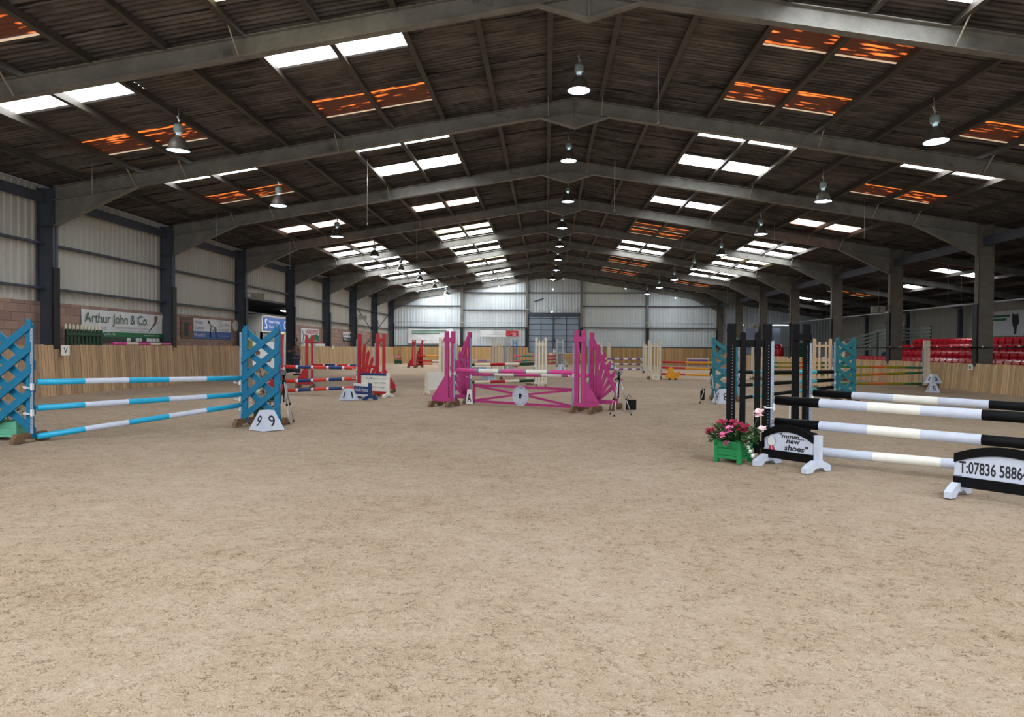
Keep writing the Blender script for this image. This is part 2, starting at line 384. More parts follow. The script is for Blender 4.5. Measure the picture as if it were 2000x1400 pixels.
roof_side(-1, 'ceiling', 'dark corrugated fibre cement roof slope over the left half of the arena', 14.4, stL)
roof_side(1, 'ceiling', 'dark corrugated fibre cement roof slope over the right half and seating stand', 24.1, stR)
def skymat(k):
    if k == W: return emit('clear_roof_sheet_daylight', (.93, .97, 1.0), SKY_E, True)
    if k == Y_: return emit('yellowed_roof_sheet_daylight', (.80, .72, .42), SKY_E*.28, True)
    if k == Mx:
        n_ = 'peach_roof_sheet_daylight'; cols = ((1.0, .80, .70), (.9, .22, .05)); st = SKY_E*.16
    else: n_ = 'rusty_roof_sheet_daylight'; cols = ((1.0, .20, .035), (.015, .0038, .0018)); st = 2.4
    if n_ in MATS: return MATS[n_]
    m = bpy.data.materials.new(n_); m.use_nodes = True; nt = m.node_tree; N = nt.nodes; L = nt.links; b = N['Principled BSDF']
    # daylight glows only where the grime is thin: narrow valleys of the corrugation, uneven along their length
    tc = N.new('ShaderNodeTexCoord'); sp = N.new('ShaderNodeSeparateXYZ'); L.new(tc.outputs['Object'], sp.inputs[0])
    m1 = N.new('ShaderNodeMath'); m1.operation = 'MULTIPLY'; m1.inputs[1].default_value = 2*pi/PW; L.new(sp.outputs[1], m1.inputs[0])
    m2 = N.new('ShaderNodeMath'); m2.operation = 'SINE'; L.new(m1.outputs[0], m2.inputs[0])
    mp = N.new('ShaderNodeMapping'); mp.inputs['Scale'].default_value = (1.2, 7, 1); L.new(tc.outputs['Object'], mp.inputs[0])
    nz = N.new('ShaderNodeTexNoise'); nz.inputs['Scale'].default_value = 1.5; nz.inputs['Detail'].default_value = 3; L.new(mp.outputs[0], nz.inputs[0])
    m3 = N.new('ShaderNodeMath'); m3.operation = 'MULTIPLY_ADD'; m3.inputs[1].default_value = .30; L.new(m2.outputs[0], m3.inputs[0]); L.new(nz.outputs[0], m3.inputs[2])
    cr = N.new('ShaderNodeValToRGB'); cr.color_ramp.elements[0].position = .84; cr.color_ramp.elements[1].position = 1.12
    cr.color_ramp.elements[0].color = cols[1]+(1,); cr.color_ramp.elements[1].color = cols[0]+(1,)
    if k == Mx: cr.color_ramp.elements[0].position = .34; cr.color_ramp.elements[1].position = .5
    L.new(m3.outputs[0], cr.inputs[0]); L.new(cr.outputs[0], b.inputs['Emission Color']); b.inputs['Emission Strength'].default_value = st
    b.inputs['Base Color'].default_value = (.10, .03, .015, 1); MATS[n_] = m; return m
CN = {W: 'bright white', O: 'rusty orange', Y_: 'yellowed cream', Mx: 'peach streaked'}
cnt = {}
for i, (side, d0, d1, y0, k) in enumerate(sorted(WIN, key=lambda t: (t[0], t[1], t[3]))):
    mb = MB(); n = 0
    dm = (d0+d1)/2
    sheet_rows(mb, XA+side*d0, XA+side*dm, y0, y0+WW, .0); sheet_rows(mb, XA+side*dm, XA+side*d1, y0, y0+WW, .0)
    o = mb.build('window_%d' % (i+1), skymat(k), rec=False)
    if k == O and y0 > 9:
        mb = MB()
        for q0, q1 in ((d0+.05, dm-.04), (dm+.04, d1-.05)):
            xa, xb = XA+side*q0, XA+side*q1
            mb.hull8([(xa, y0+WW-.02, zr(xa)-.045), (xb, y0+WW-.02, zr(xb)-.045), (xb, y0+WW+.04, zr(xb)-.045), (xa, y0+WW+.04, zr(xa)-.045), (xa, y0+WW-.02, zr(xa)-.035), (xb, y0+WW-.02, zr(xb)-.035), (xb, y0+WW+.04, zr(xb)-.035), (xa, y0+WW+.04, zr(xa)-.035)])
        mb.build('daylight_gap_strip', emit('daylight_gap_glow', (1.0, .78, .55), .55, True), o)  # pale line of daylight at the gap, drawn as a glowing strip
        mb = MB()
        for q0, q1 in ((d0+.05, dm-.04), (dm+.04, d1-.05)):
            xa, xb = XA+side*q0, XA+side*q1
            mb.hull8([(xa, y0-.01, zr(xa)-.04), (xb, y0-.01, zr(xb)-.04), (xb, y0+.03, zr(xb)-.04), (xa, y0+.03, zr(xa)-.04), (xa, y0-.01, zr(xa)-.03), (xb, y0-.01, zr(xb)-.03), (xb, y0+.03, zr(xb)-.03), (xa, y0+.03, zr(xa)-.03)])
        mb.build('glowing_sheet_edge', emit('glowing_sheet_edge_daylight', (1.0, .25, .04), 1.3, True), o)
    c_ = cnt[(side, d0)] = cnt.get((side, d0), 0)+1
    where = {(-1, 3.4): 'inner strip of the left slope', (-1, 8.84): 'outer strip of the left slope', (1, 3.4): 'inner strip of the right slope', (1, 8.84): 'outer strip of the right slope', (1, 17.36): 'strip over the stand'}[(side, d0)]
    th = {1: 'first', 21: 'twenty-first'}.get(c_, '')
    od = nth(c_)
    tag(o, '%s roof light sheet, %s in the %s' % (CN[k], od, where), 'skylight', 'translucent roof sheets', 'structure')
# ---- purlins
for side, nn in ((-1, 10), (1, 17)):
    for i in range(nn):
        d = .68+1.36*i; x = XA+side*d
        zt = zr(x)-.008
        mb = MB(); mb.box(x-.028, x+.028, YB, YE, zt-.17, zt); mb.box(x-side*.028, x-side*.085, YB, YE, zt-.17, zt-.155)
        o = mb.build('roof_purlin', PURL)
        tag(o, 'long steel roof purlin, %s down from the ridge on the %s slope' % (['first', 'second', 'third', 'fourth', 'fifth', 'sixth', 'seventh', 'eighth', 'ninth', 'tenth', 'eleventh', 'twelfth', 'thirteenth', 'fourteenth', 'fifteenth', 'sixteenth', 'seventeenth'][i], 'left' if side < 0 else 'right'), 'purlin', 'roof purlins', 'structure')
# ---- portal frames
RB = 7.47                                             # rafter underside at the ridge
def ibeam(mb, a, b, depth, width, flange=.02, web=.016, yc=0.0):
    """I section in the plane y=yc; a,b = (x,z) of the UNDERSIDE line; depth measured vertically up"""
    (x0, z0), (x1, z1) = a, b
    for lo, hi, wd in ((0, flange, width), (flange, depth-flange, web), (depth-flange, depth, width)):
        mb.hull8([(x0, yc-wd/2, z0+lo), (x1, yc-wd/2, z1+lo), (x1, yc+wd/2, z1+lo), (x0, yc+wd/2, z0+lo), (x0, yc-wd/2, z0+hi), (x1, yc-wd/2, z1+hi), (x1, yc+wd/2, z1+hi), (x0, yc+wd/2, z0+hi)])
def portal(idx, Y):
    t = thing('portal_frame', '%s steel portal frame spanning the arena' % (['nearest', 'second', 'third', 'fourth', 'fifth', 'sixth', 'seventh', 'eighth', 'gable end'][idx]), 'steel frame', (XA, Y, 0), 0, 'portal frames', 'structure')
    dp = .36
    for side, face in ((-1, XL-XA), (1, XR-XA)):
        zb = RB-S*abs(face)
        mb = MB(); ibeam(mb, (0, RB), (face, zb), dp, .19); mb.build('rafter', STEEL, t)
        hx = side*11.56
        mb = MB()
        top = [(face, zb+.01), (hx, RB-S*11.56+.01)]
        mb.prism([(face, 4.60), (face, zb+.01), (hx, RB-S*11.56+.01)], -.008, .008)
        mb.hull8([(face, -.095, 4.58), (hx, -.095, RB-S*11.56-.02), (hx, .095, RB-S*11.56-.02), (face, .095, 4.58), (face, -.095, 4.60), (hx, -.095, RB-S*11.56), (hx, .095, RB-S*11.56), (face, .095, 4.60)])
        mb.build('eaves_haunch', STEEL, t)
        # column
        mb = MB(); cw = .45; x0 = face; x1 = face+side*cw; ct = zb+.33
        if side > 0: x1 = face+.52
        for a, b in ((x0, x0+side*.022), (x1-side*.022, x1)): mb.box(min(a, b), max(a, b), -.10, .10, 0, ct)
        mb.box(min(x0, x1), max(x0, x1), -.01, .01, 0, ct)
        mb.box(min(x0, x1)+.0, max(x0, x1), -.10, .10, 4.57, 4.60)
        if side > 0: mb.box(x0+.05, x1-.0, -.09, .09, 0, 4.57)
        mb.build('column', STEELD if side < 0 else CONC, t)
        mb = MB(); p0 = x0-side*.035
        mb.box(min(p0, x0+side*.01), max(p0, x0+side*.01), -.13, .13, 1.2 if side < 0 else .72, 3.47 if side < 0 else 2.97); mb.build('corner_padding', PADM, t)
    # apex haunch
    mb = MB(); A = .86
    mb.prism([(-A, RB-S*A+.01), (0, RB-.40), (A, RB-S*A+.01), (0, RB+.02)], -.008, .008)
    for s_ in (-1, 1): mb.beam((s_*A, 0, RB-S*A-.0), (0, 0, RB-.40), .19, .02)
    mb.box(-.012, .012, -.09, .09, RB-.4, RB+.34); mb.build('apex_haunch', STEEL, t)
    # lean-to rafter over the stand
    mb = MB(); xo = XR-XA+.42; xe = XE-XA-.3; ibeam(mb, (xo, RB-S*xo+.10), (xe, RB-S*xe+.10), .26, .15); mb.build('stand_rafter', STEEL, t)
    mb = MB(); mb.box(xe-.2, xe, -.1, .1, 0, RB-S*xe+.1); mb.build('stand_column', STEELD, t)
    # fly braces between purlins and rafter underside
    for side in (-1, 1):
        for k in (0, 4, 7, 8):
            d = .68+1.36*k; x = side*d
            mb = MB(); mb.beam((x, -.50, ZS-S*d-.16), (x, -.085, RB-S*d+.02), .035, .012, (1, 0, 0)); mb.build('fly_brace', mat('pale_brace_steel', (168, 160, 148), .5, .1, 5), t)
    return t
for i, Y in enumerate(FR[:8]+[YE-.12]): portal(i, Y)
# eaves beams, wall rails
def struct(o, label, cat, group=None): return tag(o, label, cat, group, 'structure')
def rail(name, label, x, z, w_, h_, y0=YB, y1=YE, m=STEELD):
    mb = MB(); mb.box(x-w_/2, x+w_/2, y0, y1, z-h_/2, z+h_/2); return struct(mb.build(name, m), label, 'steel rail')
rail('trim_1', 'grey steel eaves beam along the top of the left wall', XW+.2, 5.32, .07, .26)
rail('trim_2', 'upper dark cladding rail along the left wall', XW+.13, 4.12, .17, .055)
rail('trim_3', 'lower dark cladding rail along the left wall', XW+.13, 2.93, .17, .055)
rail('trim_4', 'pale gutter strip where the left wall meets the roof', XW+.06, 5.66, .05, .035, m=LGREY)
rail('trim_5', 'deep steel eaves beam tying the right-hand columns', XR+.24, 5.05, .1, .3, F1-6, YE)
# left wall: blockwork + corrugated cladding, with an opening between the fourth and fifth frames
OY0, OY1, OZ = 31.0, 37.2, 3.62
mb = MB()
for y0, y1 in ((YB, OY0), (OY1, YE)): mb.box(XW-.08, XW+.06, y0, y1, 0, 2.57)
struct(mb.build('wall_left', BLOCK), 'pinkish blockwork lower half of the left wall', 'wall')
def clad(mb, horiz, fixed, a0, a1, ztop, zbot, face):
    """trapezoid ribbed sheet; runs along x (horiz) or y; face = sign of outward relief"""
    P = .25; n = int((a1-a0)/P); pts = []
    for i in range(n+1):
        for u, h in ((0, 0), (.13, 0), (.16, .03), (.22, .03)):
            a = a0+i*P+u
            if a <= a1: pts.append((a, h))
    prev = None
    for a, h in pts:
        c = fixed+face*h; zt = ztop(a) if callable(ztop) else ztop; zb = zbot(a) if callable(zbot) else zbot
        p0 = (a, c, zb) if horiz else (c, a, zb); p1 = (a, c, zt) if horiz else (c, a, zt)
        v = (mb.bm.verts.new(p0), mb.bm.verts.new(p1))
        if prev and a-prev[2] < .3: mb._f([prev[0], v[0], v[1], prev[1]])
        prev = (v[0], v[1], a)
mb = MB()
clad(mb, False, XW-.02, YB, OY0, 5.72, 2.5, 1); clad(mb, False, XW-.02, OY0, OY1, 5.72, OZ, 1); clad(mb, False, XW-.02, OY1, YE, 5.72, 2.5, 1)
struct(mb.build('wall_left', CLAD, rec=False), 'grey ribbed cladding on the upper half of the left wall', 'wall')
mb = MB(); clad(mb, True, YE, XW, XE+.1, lambda x: zr(x)+.05, lambda x: 1.3 if x < XR else 0, -1)
struct(mb.build('wall_back', CLADB, rec=False), 'light grey ribbed cladding of the far gable wall', 'wall')
mb = MB(); clad(mb, False, XE+.02, YB, YE, 4.25, 0, -1)
struct(mb.build('wall_right', CLAD, rec=False), 'dim grey ribbed cladding behind the seating stand', 'wall')
# wall behind the viewpoint with the big doorway
mb = MB(); 
mb.box(XW, -5.2, YB-.1, YB, 0, 5.7); mb.box(6.6, XE, YB-.1, YB, 0, 4.0); mb.prism([(XW, 4.95), (XE, 3.9), (XE, zr(XE)+.05), (XA, ZS), (XW, zr(XW))], YB-.1, YB)
struct(mb.build('wall_front', CLAD), 'grey wall around the big doorway behind the viewpoint', 'wall')
# gable steelwork
for i, gx in enumerate((-7.21, -1.66, 2.98, 8.53)):
    mb = MB(); mb.box(gx-.1, gx+.1, YE-.30, YE-.28, 1.3 if i not in (1, 2) else .95, zr(gx)-.1); mb.box(gx-.1, gx+.1, YE-.06, YE-.04, 1.3, zr(gx)-.1); mb.box(gx-.012, gx+.012, YE-.29, YE-.05, 1.3, zr(gx)-.1)
    t = struct(mb.build('gable_post', STEEL), ['first', 'second', 'third', 'fourth'][i]+' steel post from the left on the far gable wall', 'steel post', 'gable posts')
    mb = MB(); mb.box(gx-.13, gx+.13, YE-.33, YE-.26, 1.35 if i not in (1, 2) else .9, 3.12); mb.build('corner_padding', PADM, t)
n = 6
for z, segs in ((6.09, ((-7.1, 8.4),)), (4.95, ((XW, -7.3), (3.1, XR))), (4.62, ((-7.1, -1.75),)), (3.13, ((XW, -7.3), (-7.1, -1.75), (3.1, 8.4), (8.6, XR))), (1.50, ((XW, -7.3), (-7.1, -1.75), (3.1, 8.4), (8.6, XR)))):
    for a, b in segs:
        mb = MB(); mb.box(a, b, YE-.2, YE-.04, z-.035, z+.035)
        struct(mb.build('trim_%d' % n, STEELD), 'gable rail %.1f m up, from %s to %s' % (z, 'the left corner' if a < -8 else 'post near x', 'the right corner' if b > 14 else 'next post'), 'steel rail')['label'] = 'dark horizontal rail %s across the %s part of the far gable' % ({6.09: 'highest', 4.95: 'upper', 4.62: 'middle', 3.13: 'lower', 1.5: 'bottom'}[z], 'left corner' if a < -8 else ('left centre' if b < 0 else ('right corner' if b > 14 else ('whole centre' if z > 6 else 'right centre')))); n += 1
# thin conduit pipes on the gable
for k, (pts, lab) in enumerate(([((-13, YE-.35, 3.55), (-1.9, YE-.35, 3.52)), 'thin white pipe across the left gable cladding'], [((3.35, YE-.35, 3.52), (14, YE-.35, 3.5)), 'thin white pipe across the right gable cladding'], [((-1.75, YE-.36, 4.64), (3.3, YE-.36, 4.66), (3.3, YE-.36, 3.52)), 'white pipe frame running over the big gable door'])):
    mb = MB()
    for a, b in zip(pts, pts[1:]): mb.tube([a, b], .022, 6)
    tag(mb.build('pipe', LGREY), lab, 'pipe')
# gable double door
DOORM = mat('door_blue_grey', (134, 150, 166), .5, .1, 1.5, .05)
dr = thing('door_1', 'big blue-grey double door in the far gable wall', 'door', (.62, YE-.12, .98), 0, None, 'structure')
for s_ in (-1, 1):
    mb = MB(); mb.box(min(s_*.03, s_*2.15), max(s_*.03, s_*2.15), -.03, .02, 0, 3.1)
    lf = mb.build('door_leaf', DOORM, dr)
    for zz in (0.0, .46, .95, 1.44, 1.93, 2.42, 2.9): mb = MB(); mb.box(min(s_*.03, s_*2.15), max(s_*.03, s_*2.15), -.06, -.03, zz, zz+.045); mb.build('door_rail', STEELD, lf)
    mb = MB()
    for xx in (.03, 1.06, 2.1): mb.box(min(s_*xx, s_*(xx+.05)), max(s_*xx, s_*(xx+.05)), -.075, -.03, 0, 3.1)
    mb.beam((s_*.08, -.06, 2.8), (s_*.42, -.06, 3.08), .04, .03); mb.build('door_frame', STEELD, lf)
    mb = MB(); mb.tube([(s_*.12, -.12, .9), (s_*.12, -.12, 1.25)], .02, 6); mb.build('door_handle', BLACKC, lf)
mb = MB(); mb.box(-2.2, 2.3, -.12, .05, 3.12, 3.42); mb.build('lintel', STEELD, dr)
# ---- kickboards
GAPSHADE = mat('board_gap_shade', (52, 42, 34), .9, .2, 4)  # dark tone stands in for the shade between boards
def kick(name, label, m, fn, length, h, lean, gapz=0):
    """row of real boards; fn(s)->(base point, outward unit, along unit)"""
    mb = MB(); s_ = 0
    while s_ < length:
        p, out, al = fn(s_); wdt = .105; tl = random.uniform(-.012, .012)*lean*10; hh = h+random.uniform(-.012, .012); t0 = random.uniform(0, .012)
        a = Vector(p)-out*t0; b = a+al*wdt; ta = a+out*lean+al*tl+Vector((0, 0, hh)); tb = b+out*lean+al*tl+Vector((0, 0, hh))
        q = out*.03
        mb.hull8([a, b, b+q, a+q, ta, tb, tb+q, ta+q]); s_ += .12
    p0, out, al = fn(0.0); mb.mi = 1; a = Vector(p0)+out*.032; b = a+al*length; q = out*.02; hz = Vector((0, 0, h-.05)); tp = out*(lean-.004)
    mb.hull8([a, b, b+q, a+q, a+tp+hz, b+tp+hz, b+q+tp+hz, a+q+tp+hz])     # dark sheet added so the board gaps read as shadow lines
    return struct(mb.build(name, [m, GAPSHADE]), label, 'kickboard')
XKL, XKR = XL+.0, XR-.0
out = Vector((-1, 0, 0)); al = Vector((0, 1, 0))
kick('baseboard_left', 'vertical timber kickboard along the left side, camera to opening', KICKL, lambda s_: (Vector((XKL+.12, YB+s_, 0)), out, al), OY0-.1-YB, 1.41, .10)
kick('baseboard_left', 'vertical timber kickboard along the left side beyond the opening', KICKR, lambda s_: (Vector((XKL+.12, OY1+s_, 0)), out, al), YE-OY1-.3, 1.41, .10)
kick('baseboard_right', 'pale vertical timber kickboard below the seating stand', KICKR, lambda s_: (Vector((XKR-.12, YB+s_, 0)), Vector((1, 0, 0)), al), YE-YB-.3, .98, .10)
kick('baseboard_back', 'timber kickboard along the far gable left of the door', KICKB, lambda s_: (Vector((XKL+.1+s_, YE-.5, 0)), Vector((0, 1, 0)), Vector((1, 0, 0))), -1.7-XKL, 1.44, .05)
kick('baseboard_back', 'low timber gate in front of the gable door', KICKB, lambda s_: (Vector((-1.6+s_, YE-.5, 0)), Vector((0, 1, 0)), Vector((1, 0, 0))), 4.55, .95, .05)
kick('baseboard_back', 'timber kickboard along the far gable right of the door', KICKB, lambda s_: (Vector((2.98+s_, YE-.5, 0)), Vector((0, 1, 0)), Vector((1, 0, 0))), XKR-2.98, 1.44, .05)
# ---- sand
mb = MB(); ys = []; y = YB
while y < YE:
    ys.append(y); y += .30 if y < 1.5 else (.085 if y < 7 else (.15 if y < 14 else (.35 if y < 30 else .8)))
ys.append(YE)
xs = [XL+.1+(XR-.1-XL-.1)*i/230 for i in range(231)]
grid = []
for y in ys:
    rw = []
    for x in xs:
        e = min(x-(XL+.1), (XR-.1)-x); bank = .07*math.exp(-max(0, e)/.35)
        v = noise.noise(Vector((x*2.1, y*2.1, 0)))*.010+noise.noise(Vector((x*6, y*6, 5)))*.006+noise.noise(Vector((x*.5, y*.5, 9)))*.012
        fp = noise.noise(Vector((x*3.3, y*3.3, 20)))
        if fp > .42: v -= (fp-.42)*.06
        rw.append(mb.bm.verts.new((x, y, v-.012+bank)))
    grid.append(rw)
for j in range(len(ys)-1):
    for i in range(230): mb._f([grid[j][i], grid[j][i+1], grid[j+1][i+1], grid[j+1][i]], True)
struct(mb.build('floor', SAND, rec=False), 'brown sand riding surface of the arena, trodden and uneven', 'arena floor')
FLOORC = mat('concrete_floor', (96, 92, 86), .85, .2, 2, .2)
mb = MB(); mb.box(XR, XE, YB, YE, -.2, 0); mb.box(XL, XE, YE, YE+.5, -.2, 0)
struct(mb.build('floor', FLOORC), 'concrete floor under the seating stand', 'floor')
mb = MB(); mb.box(-32, XL+.11, YB, YE, -.2, -.001)
struct(mb.build('floor', FLOORC), 'concrete floor beyond the left kickboard and opening', 'floor')
# neighbouring barn seen through the opening
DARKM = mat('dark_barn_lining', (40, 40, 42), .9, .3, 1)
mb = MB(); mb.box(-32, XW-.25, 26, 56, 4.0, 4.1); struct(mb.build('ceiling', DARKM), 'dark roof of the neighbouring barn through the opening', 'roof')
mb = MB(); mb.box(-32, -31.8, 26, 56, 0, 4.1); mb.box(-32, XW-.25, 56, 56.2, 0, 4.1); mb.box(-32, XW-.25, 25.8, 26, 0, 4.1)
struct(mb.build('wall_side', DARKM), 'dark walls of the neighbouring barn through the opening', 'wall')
mb = MB(); mb.box(XW-.02, XW+.05, OY0, OY1, OZ-.06, OZ+.02)
struct(mb.build('trim_40', STEELD), 'thin steel lintel over the opening in the left wall', 'lintel')
# ================================================================== show jumping equipment
def gseg(a, b): return Vector((a.x, a.y, 0)), Vector((b.x, b.y, 0))
def gp(x, y): v = gnd(x, y); return Vector((v.x, v.y, 0))
def pole(label, a, za, b, zb, segs, r=.048, group=None, ext=0.0):
    """striped jump pole from a to b; segs = [(material, length share), ...]"""
    A = Vector((a.x, a.y, za)); B = Vector((b.x, b.y, zb)); d = (B-A).normalized(); A = A-d*ext; B = B+d*ext
    tot = sum(q[1] for q in segs); ms = []; pts = [A]; mids = []; t = 0; rr = [r]
    for m, f in segs:
        if m not in ms: ms.append(m)
        t += f/tot; pts.append(A+(B-A)*t); mids.append(ms.index(m)); rr.append(r)
    mb = MB(); mb.tube(pts, rr, 16, mids=mids)
    return tag(mb.build('jump_pole', ms), label, 'jump pole', group)
def holes(mb, x, y0, z0, z1, n, r=.008, axis=1):
    for i in range(n):
        z = z0+(z1-z0)*i/(n-1)
        for k in (1,):
            vs = [mb.bm.verts.new((x+r*cos(2*pi*q/6), y0, z+r*sin(2*pi*q/6))) for q in range(6)]; mb._f(vs)
def foot(t, x, mat_=None, L=.34, h=.13, w=.07, y=0):
    """notched foot board set across the wing"""
    mb = MB(); P = [(-L, 0), (-L, h*.45), (-L*.8, h), (L*.8, h), (L, h*.45), (L, 0), (L*.55, 0), (L*.4, h*.3), (-L*.4, h*.3), (-L*.55, 0)]
    f = lambda p: Vector((x+p.y, p.x+y, p.z))
    # triangulate safely: build as three blocks
    mb.prism([(-L, 0), (-L, h*.45), (-L*.8, h), (-L*.4, h), (-L*.4, 0)], -w/2, w/2, f)
    mb.prism([(-L*.4, h*.3), (-L*.4, h), (L*.4, h), (L*.4, h*.3)], -w/2, w/2, f)
    mb.prism([(L*.4, 0), (L*.4, h), (L*.8, h), (L, h*.45), (L, 0)], -w/2, w/2, f)
    return mb.build('foot', mat_ or WOODF, t)
def cups(t, zs, x=-.02, y=-.05):
    for z in zs:
        mb = MB(); mb.box(x-.012, x+.02, y-.02, y+.02, z-.075, z+.02)
        mb.prism([(x-.02, z-.05), (x-.11, z-.05), (x-.125, z-.02), (x-.115, z-.02), (x-.10, z-.038), (x-.02, z-.038)], y-.03, y+.03)
        mb.build('pole_cup', CUPM, t)
def track(t, z1, x=-.0, y=-.05, m=None):
    mb = MB(); mb.box(x-.022, x+.012, y-.012, y+.0, .12, z1); mb.box(x-.026, x-.022, y-.012, y+.03, .12, z1)
    mb.mi = 1; holes(mb, x-.004, y-.0135, .2, z1-.06, 30, .006); mb.build('cup_track', [m or METAL, BLACKC], t)
WINGH = 1.74
def wing_picket(label, p, rz, m, cupz=(), width=.56, H=WINGH, pickets=2, group=None, fm=None, tr=None, footL=.34, side=1):
    """wing of two tall posts with round-topped pickets between; pole end at local x=0, wing runs to +x (side=1) or -x"""
    t = thing('jump_wing', label, 'jump wing', p, rz, group); s_ = side
    def bx(mb, a, b, *r): mb.box(min(a*s_, b*s_), max(a*s_, b*s_), *r)
    for k, x in enumerate((.0, width-.09)):
        mb = MB(); bx(mb, x, x+.09, -.04, .04, .06, H)
        mb.mi = 1; holes(mb, s_*(x+.045), -.0415, .2, H-.28, 34, .0065); mb.build('post', [m, BLACKC if m is not BLACK else GREYP], t)
    n = pickets
    for i in range(n):
        x = .09+(width-.18)*(i+.5)/n; mb = MB()
        hw = .035; z1 = H-.14; P = [(s_*x-hw, .08), (s_*x+hw, .08), (s_*x+hw, z1)]+[(s_*x+hw*cos(a), z1+hw*sin(a)) for a in [pi*q/6 for q in range(1, 6)]]+[(s_*x-hw, z1)]
        mb.prism(P, -.045, -.02); mb.build('picket', m, t)
    for z in (.14, H-.30):
        mb = MB(); bx(mb, .02, width-.02, -.02, .02, z, z+.09); mb.build('rail', m, t)
    foot(t, s_*.045, fm, footL); foot(t, s_*(width-.045), fm, footL)
    track(t, H-.22, -s_*.01, -.045, tr)
    for o in (cups(t, cupz, -s_*.02) or []): pass
    return t
def wing_lattice(label, p, rz, m, cupz=(), width=.72, H=WINGH, side=1, group=None, fm=None, flip=1, bw=.095):
    t = thing('jump_wing', label, 'jump wing', p, rz, group); s_ = side
    for x in (0, width-.10):
        mb = MB(); a, b = sorted((s_*x, s_*(x+.10)))
        mb.prism([(a, .05), (b, .05), (b, H-(.0 if (x == 0) == (s_ > 0) else .09)), (a, H-(.09 if (x == 0) == (s_ > 0) else .0))], -.02, .02); mb.build('post', m, t)
    hb = .135
    for fr, y0, y1 in ((1, -.05, -.022), (-1, .022, .05)):
        for k in range(4):
            z0 = .06+k*((H-.15-width*.76-.06)/3); mb = MB(); za, zb = z0, z0+width*.76
            if fr*flip*s_ < 0: za, zb = zb, za
            mb.prism([(s_*0.0, za), (s_*width, zb), (s_*width, min(zb+hb, H-.02)), (s_*0.0, min(za+hb, H-.02))], y0, y1)
            mb.build('lattice_board', m, t)
    foot(t, s_*.05, fm); foot(t, s_*(width-.05), fm)
    track(t, H-.14, -s_*.012, -.03)
    cups(t, cupz, -s_*.02)
    return t
def wing_h(label, p, rz, m, cupz=(), gap=.075, H=WINGH+.04, side=1, group=None, fm=None, tr=None, gus=True):
    """two close posts joined by a cross board near the top, with a sloping gusset at the outer side"""
    t = thing('jump_wing', label, 'jump wing', p, rz, group); s_ = side
    for x in (0, .09+gap):
        mb = MB(); a, b = sorted((s_*x, s_*(x+.095))); mb.box(a, b, -.035, .035, .1, H)
        if x == 0: mb.mi = 1; holes(mb, (a+b)/2, -.0365, .2, H-.35, 36, .007)
        mb.build('post', [m, BLACKC if m is not BLACK else GREYP], t)
    mb = MB(); a, b = sorted((-s_*.012, s_*(.197+gap))); mb.box(a, b, -.06, -.035, H-.26, H-.15); mb.build('cross_board', m, t)
    mb = MB(); a, b = sorted((-s_*.01, s_*(.50+gap))); mb.box(a, b, -.055, -.03, .11, .20); mb.build('bottom_rail', m, t)
    x0 = s_*(.185+gap)
    if gus: mb = MB(); mb.prism([(x0, .2), (x0+s_*.33, .2), (x0, .72)], -.03, .0); mb.build('gusset', m, t)
    foot(t, s_*.05, fm, .40); foot(t, s_*(.42+gap), fm, .40)
    track(t, H-.3, -s_*.012, -.035, tr); cups(t, cupz, -s_*.02)
    return t
def wing_fan(label, p, rz, m, cupz=(), width=.62, H=WINGH, side=1, group=None, fm=None, brace=True, slm=None):
    """sunburst wing: one post, slats fanning out from its foot, a falling brace board"""
    t = thing('jump_wing', label, 'jump wing', p, rz, group); s_ = side
    mb = MB(); a, b = sorted((0, s_*.095)); mb.box(a, b, -.035, .035, .1, H); mb.mi = 1; holes(mb, (a+b)/2, -.0365, .2, H-.2, 36, .007); mb.build('post', [m, BLACKC], t)
    n = 5
    for i in range(n):
        f = (i+1)/n; xt = .08+(width-.05)*f; zt = H-.18-(H-.75)*f**1.0*.92; xb = .10+.12*f; hw = .035
        mb = MB(); A = Vector((s_*xb, .005, .20)); B = Vector((s_*xt, .005, zt)); d = (B-A).normalized(); q = Vector((d.z, 0, -d.x))*hw
        P = [A-q, A+q, B+q*1.3, B+d*.10, B-q*1.3]; mb.prism([(v.x, v.z) for v in P], -.015, .012); mb.build('slat', m, t)
    mb = MB(); a, b = sorted((0, s_*width)); mb.box(a, b, -.05, -.025, .11, .21); mb.build('bottom_rail', m, t)
    if brace:
        mb = MB(); mb.beam((s_*.05, -.035, H-.10), (s_*(width-.02), -.035, .35), .10, .02, (0, 1, 0)); mb.bm.verts.ensure_lookup_table()
        mb.build('brace_board', m, t)
        mb = MB(); a, b = sorted((s_*(width-.09), s_*width)); mb.box(a, b, -.03, .0, .11, .62); mb.build('outer_post', m, t)
    foot(t, s_*.05, fm, .36); foot(t, s_*(width-.06), fm, .36)
    track(t, H-.15, -s_*.012, -.035); cups(t, cupz, -s_*.02)
    return t
def cone(label, p, rz, ch, s=1.0, w=.225, m=None, top=None, z=0):
    """four-sided number marker, number on each face"""
    t = thing('number_marker', label, 'number marker', (p.x, p.y, z), rz)
    H = .36*s; b = w*s; a = b*.42; mb = MB()
    mb.hull8([(-b, -b, 0), (b, -b, 0), (b, b, 0), (-b, b, 0), (-a, -a, H), (a, -a, H), (a, a, H), (-a, a, H)]); mb.build('marker_body', m or PALE, t)
    tilt = math.atan2(b-a, H)
    for k in range(2):
        Mx_ = Matrix.Rotation(-k*pi/2, 4, 'Z') @ Matrix.Translation((0, -(a+b)/2-.003, H*.48)) @ Matrix.Rotation(pi/2-tilt, 4, 'X')
        lettering(ch, (.06 if ch == '1' else .13)*s if len(ch) == 1 else .24*s, (.15 if ch == 'a' else .21)*s, INK, t, Mx_, bold=.012, name='numeral')
    return t
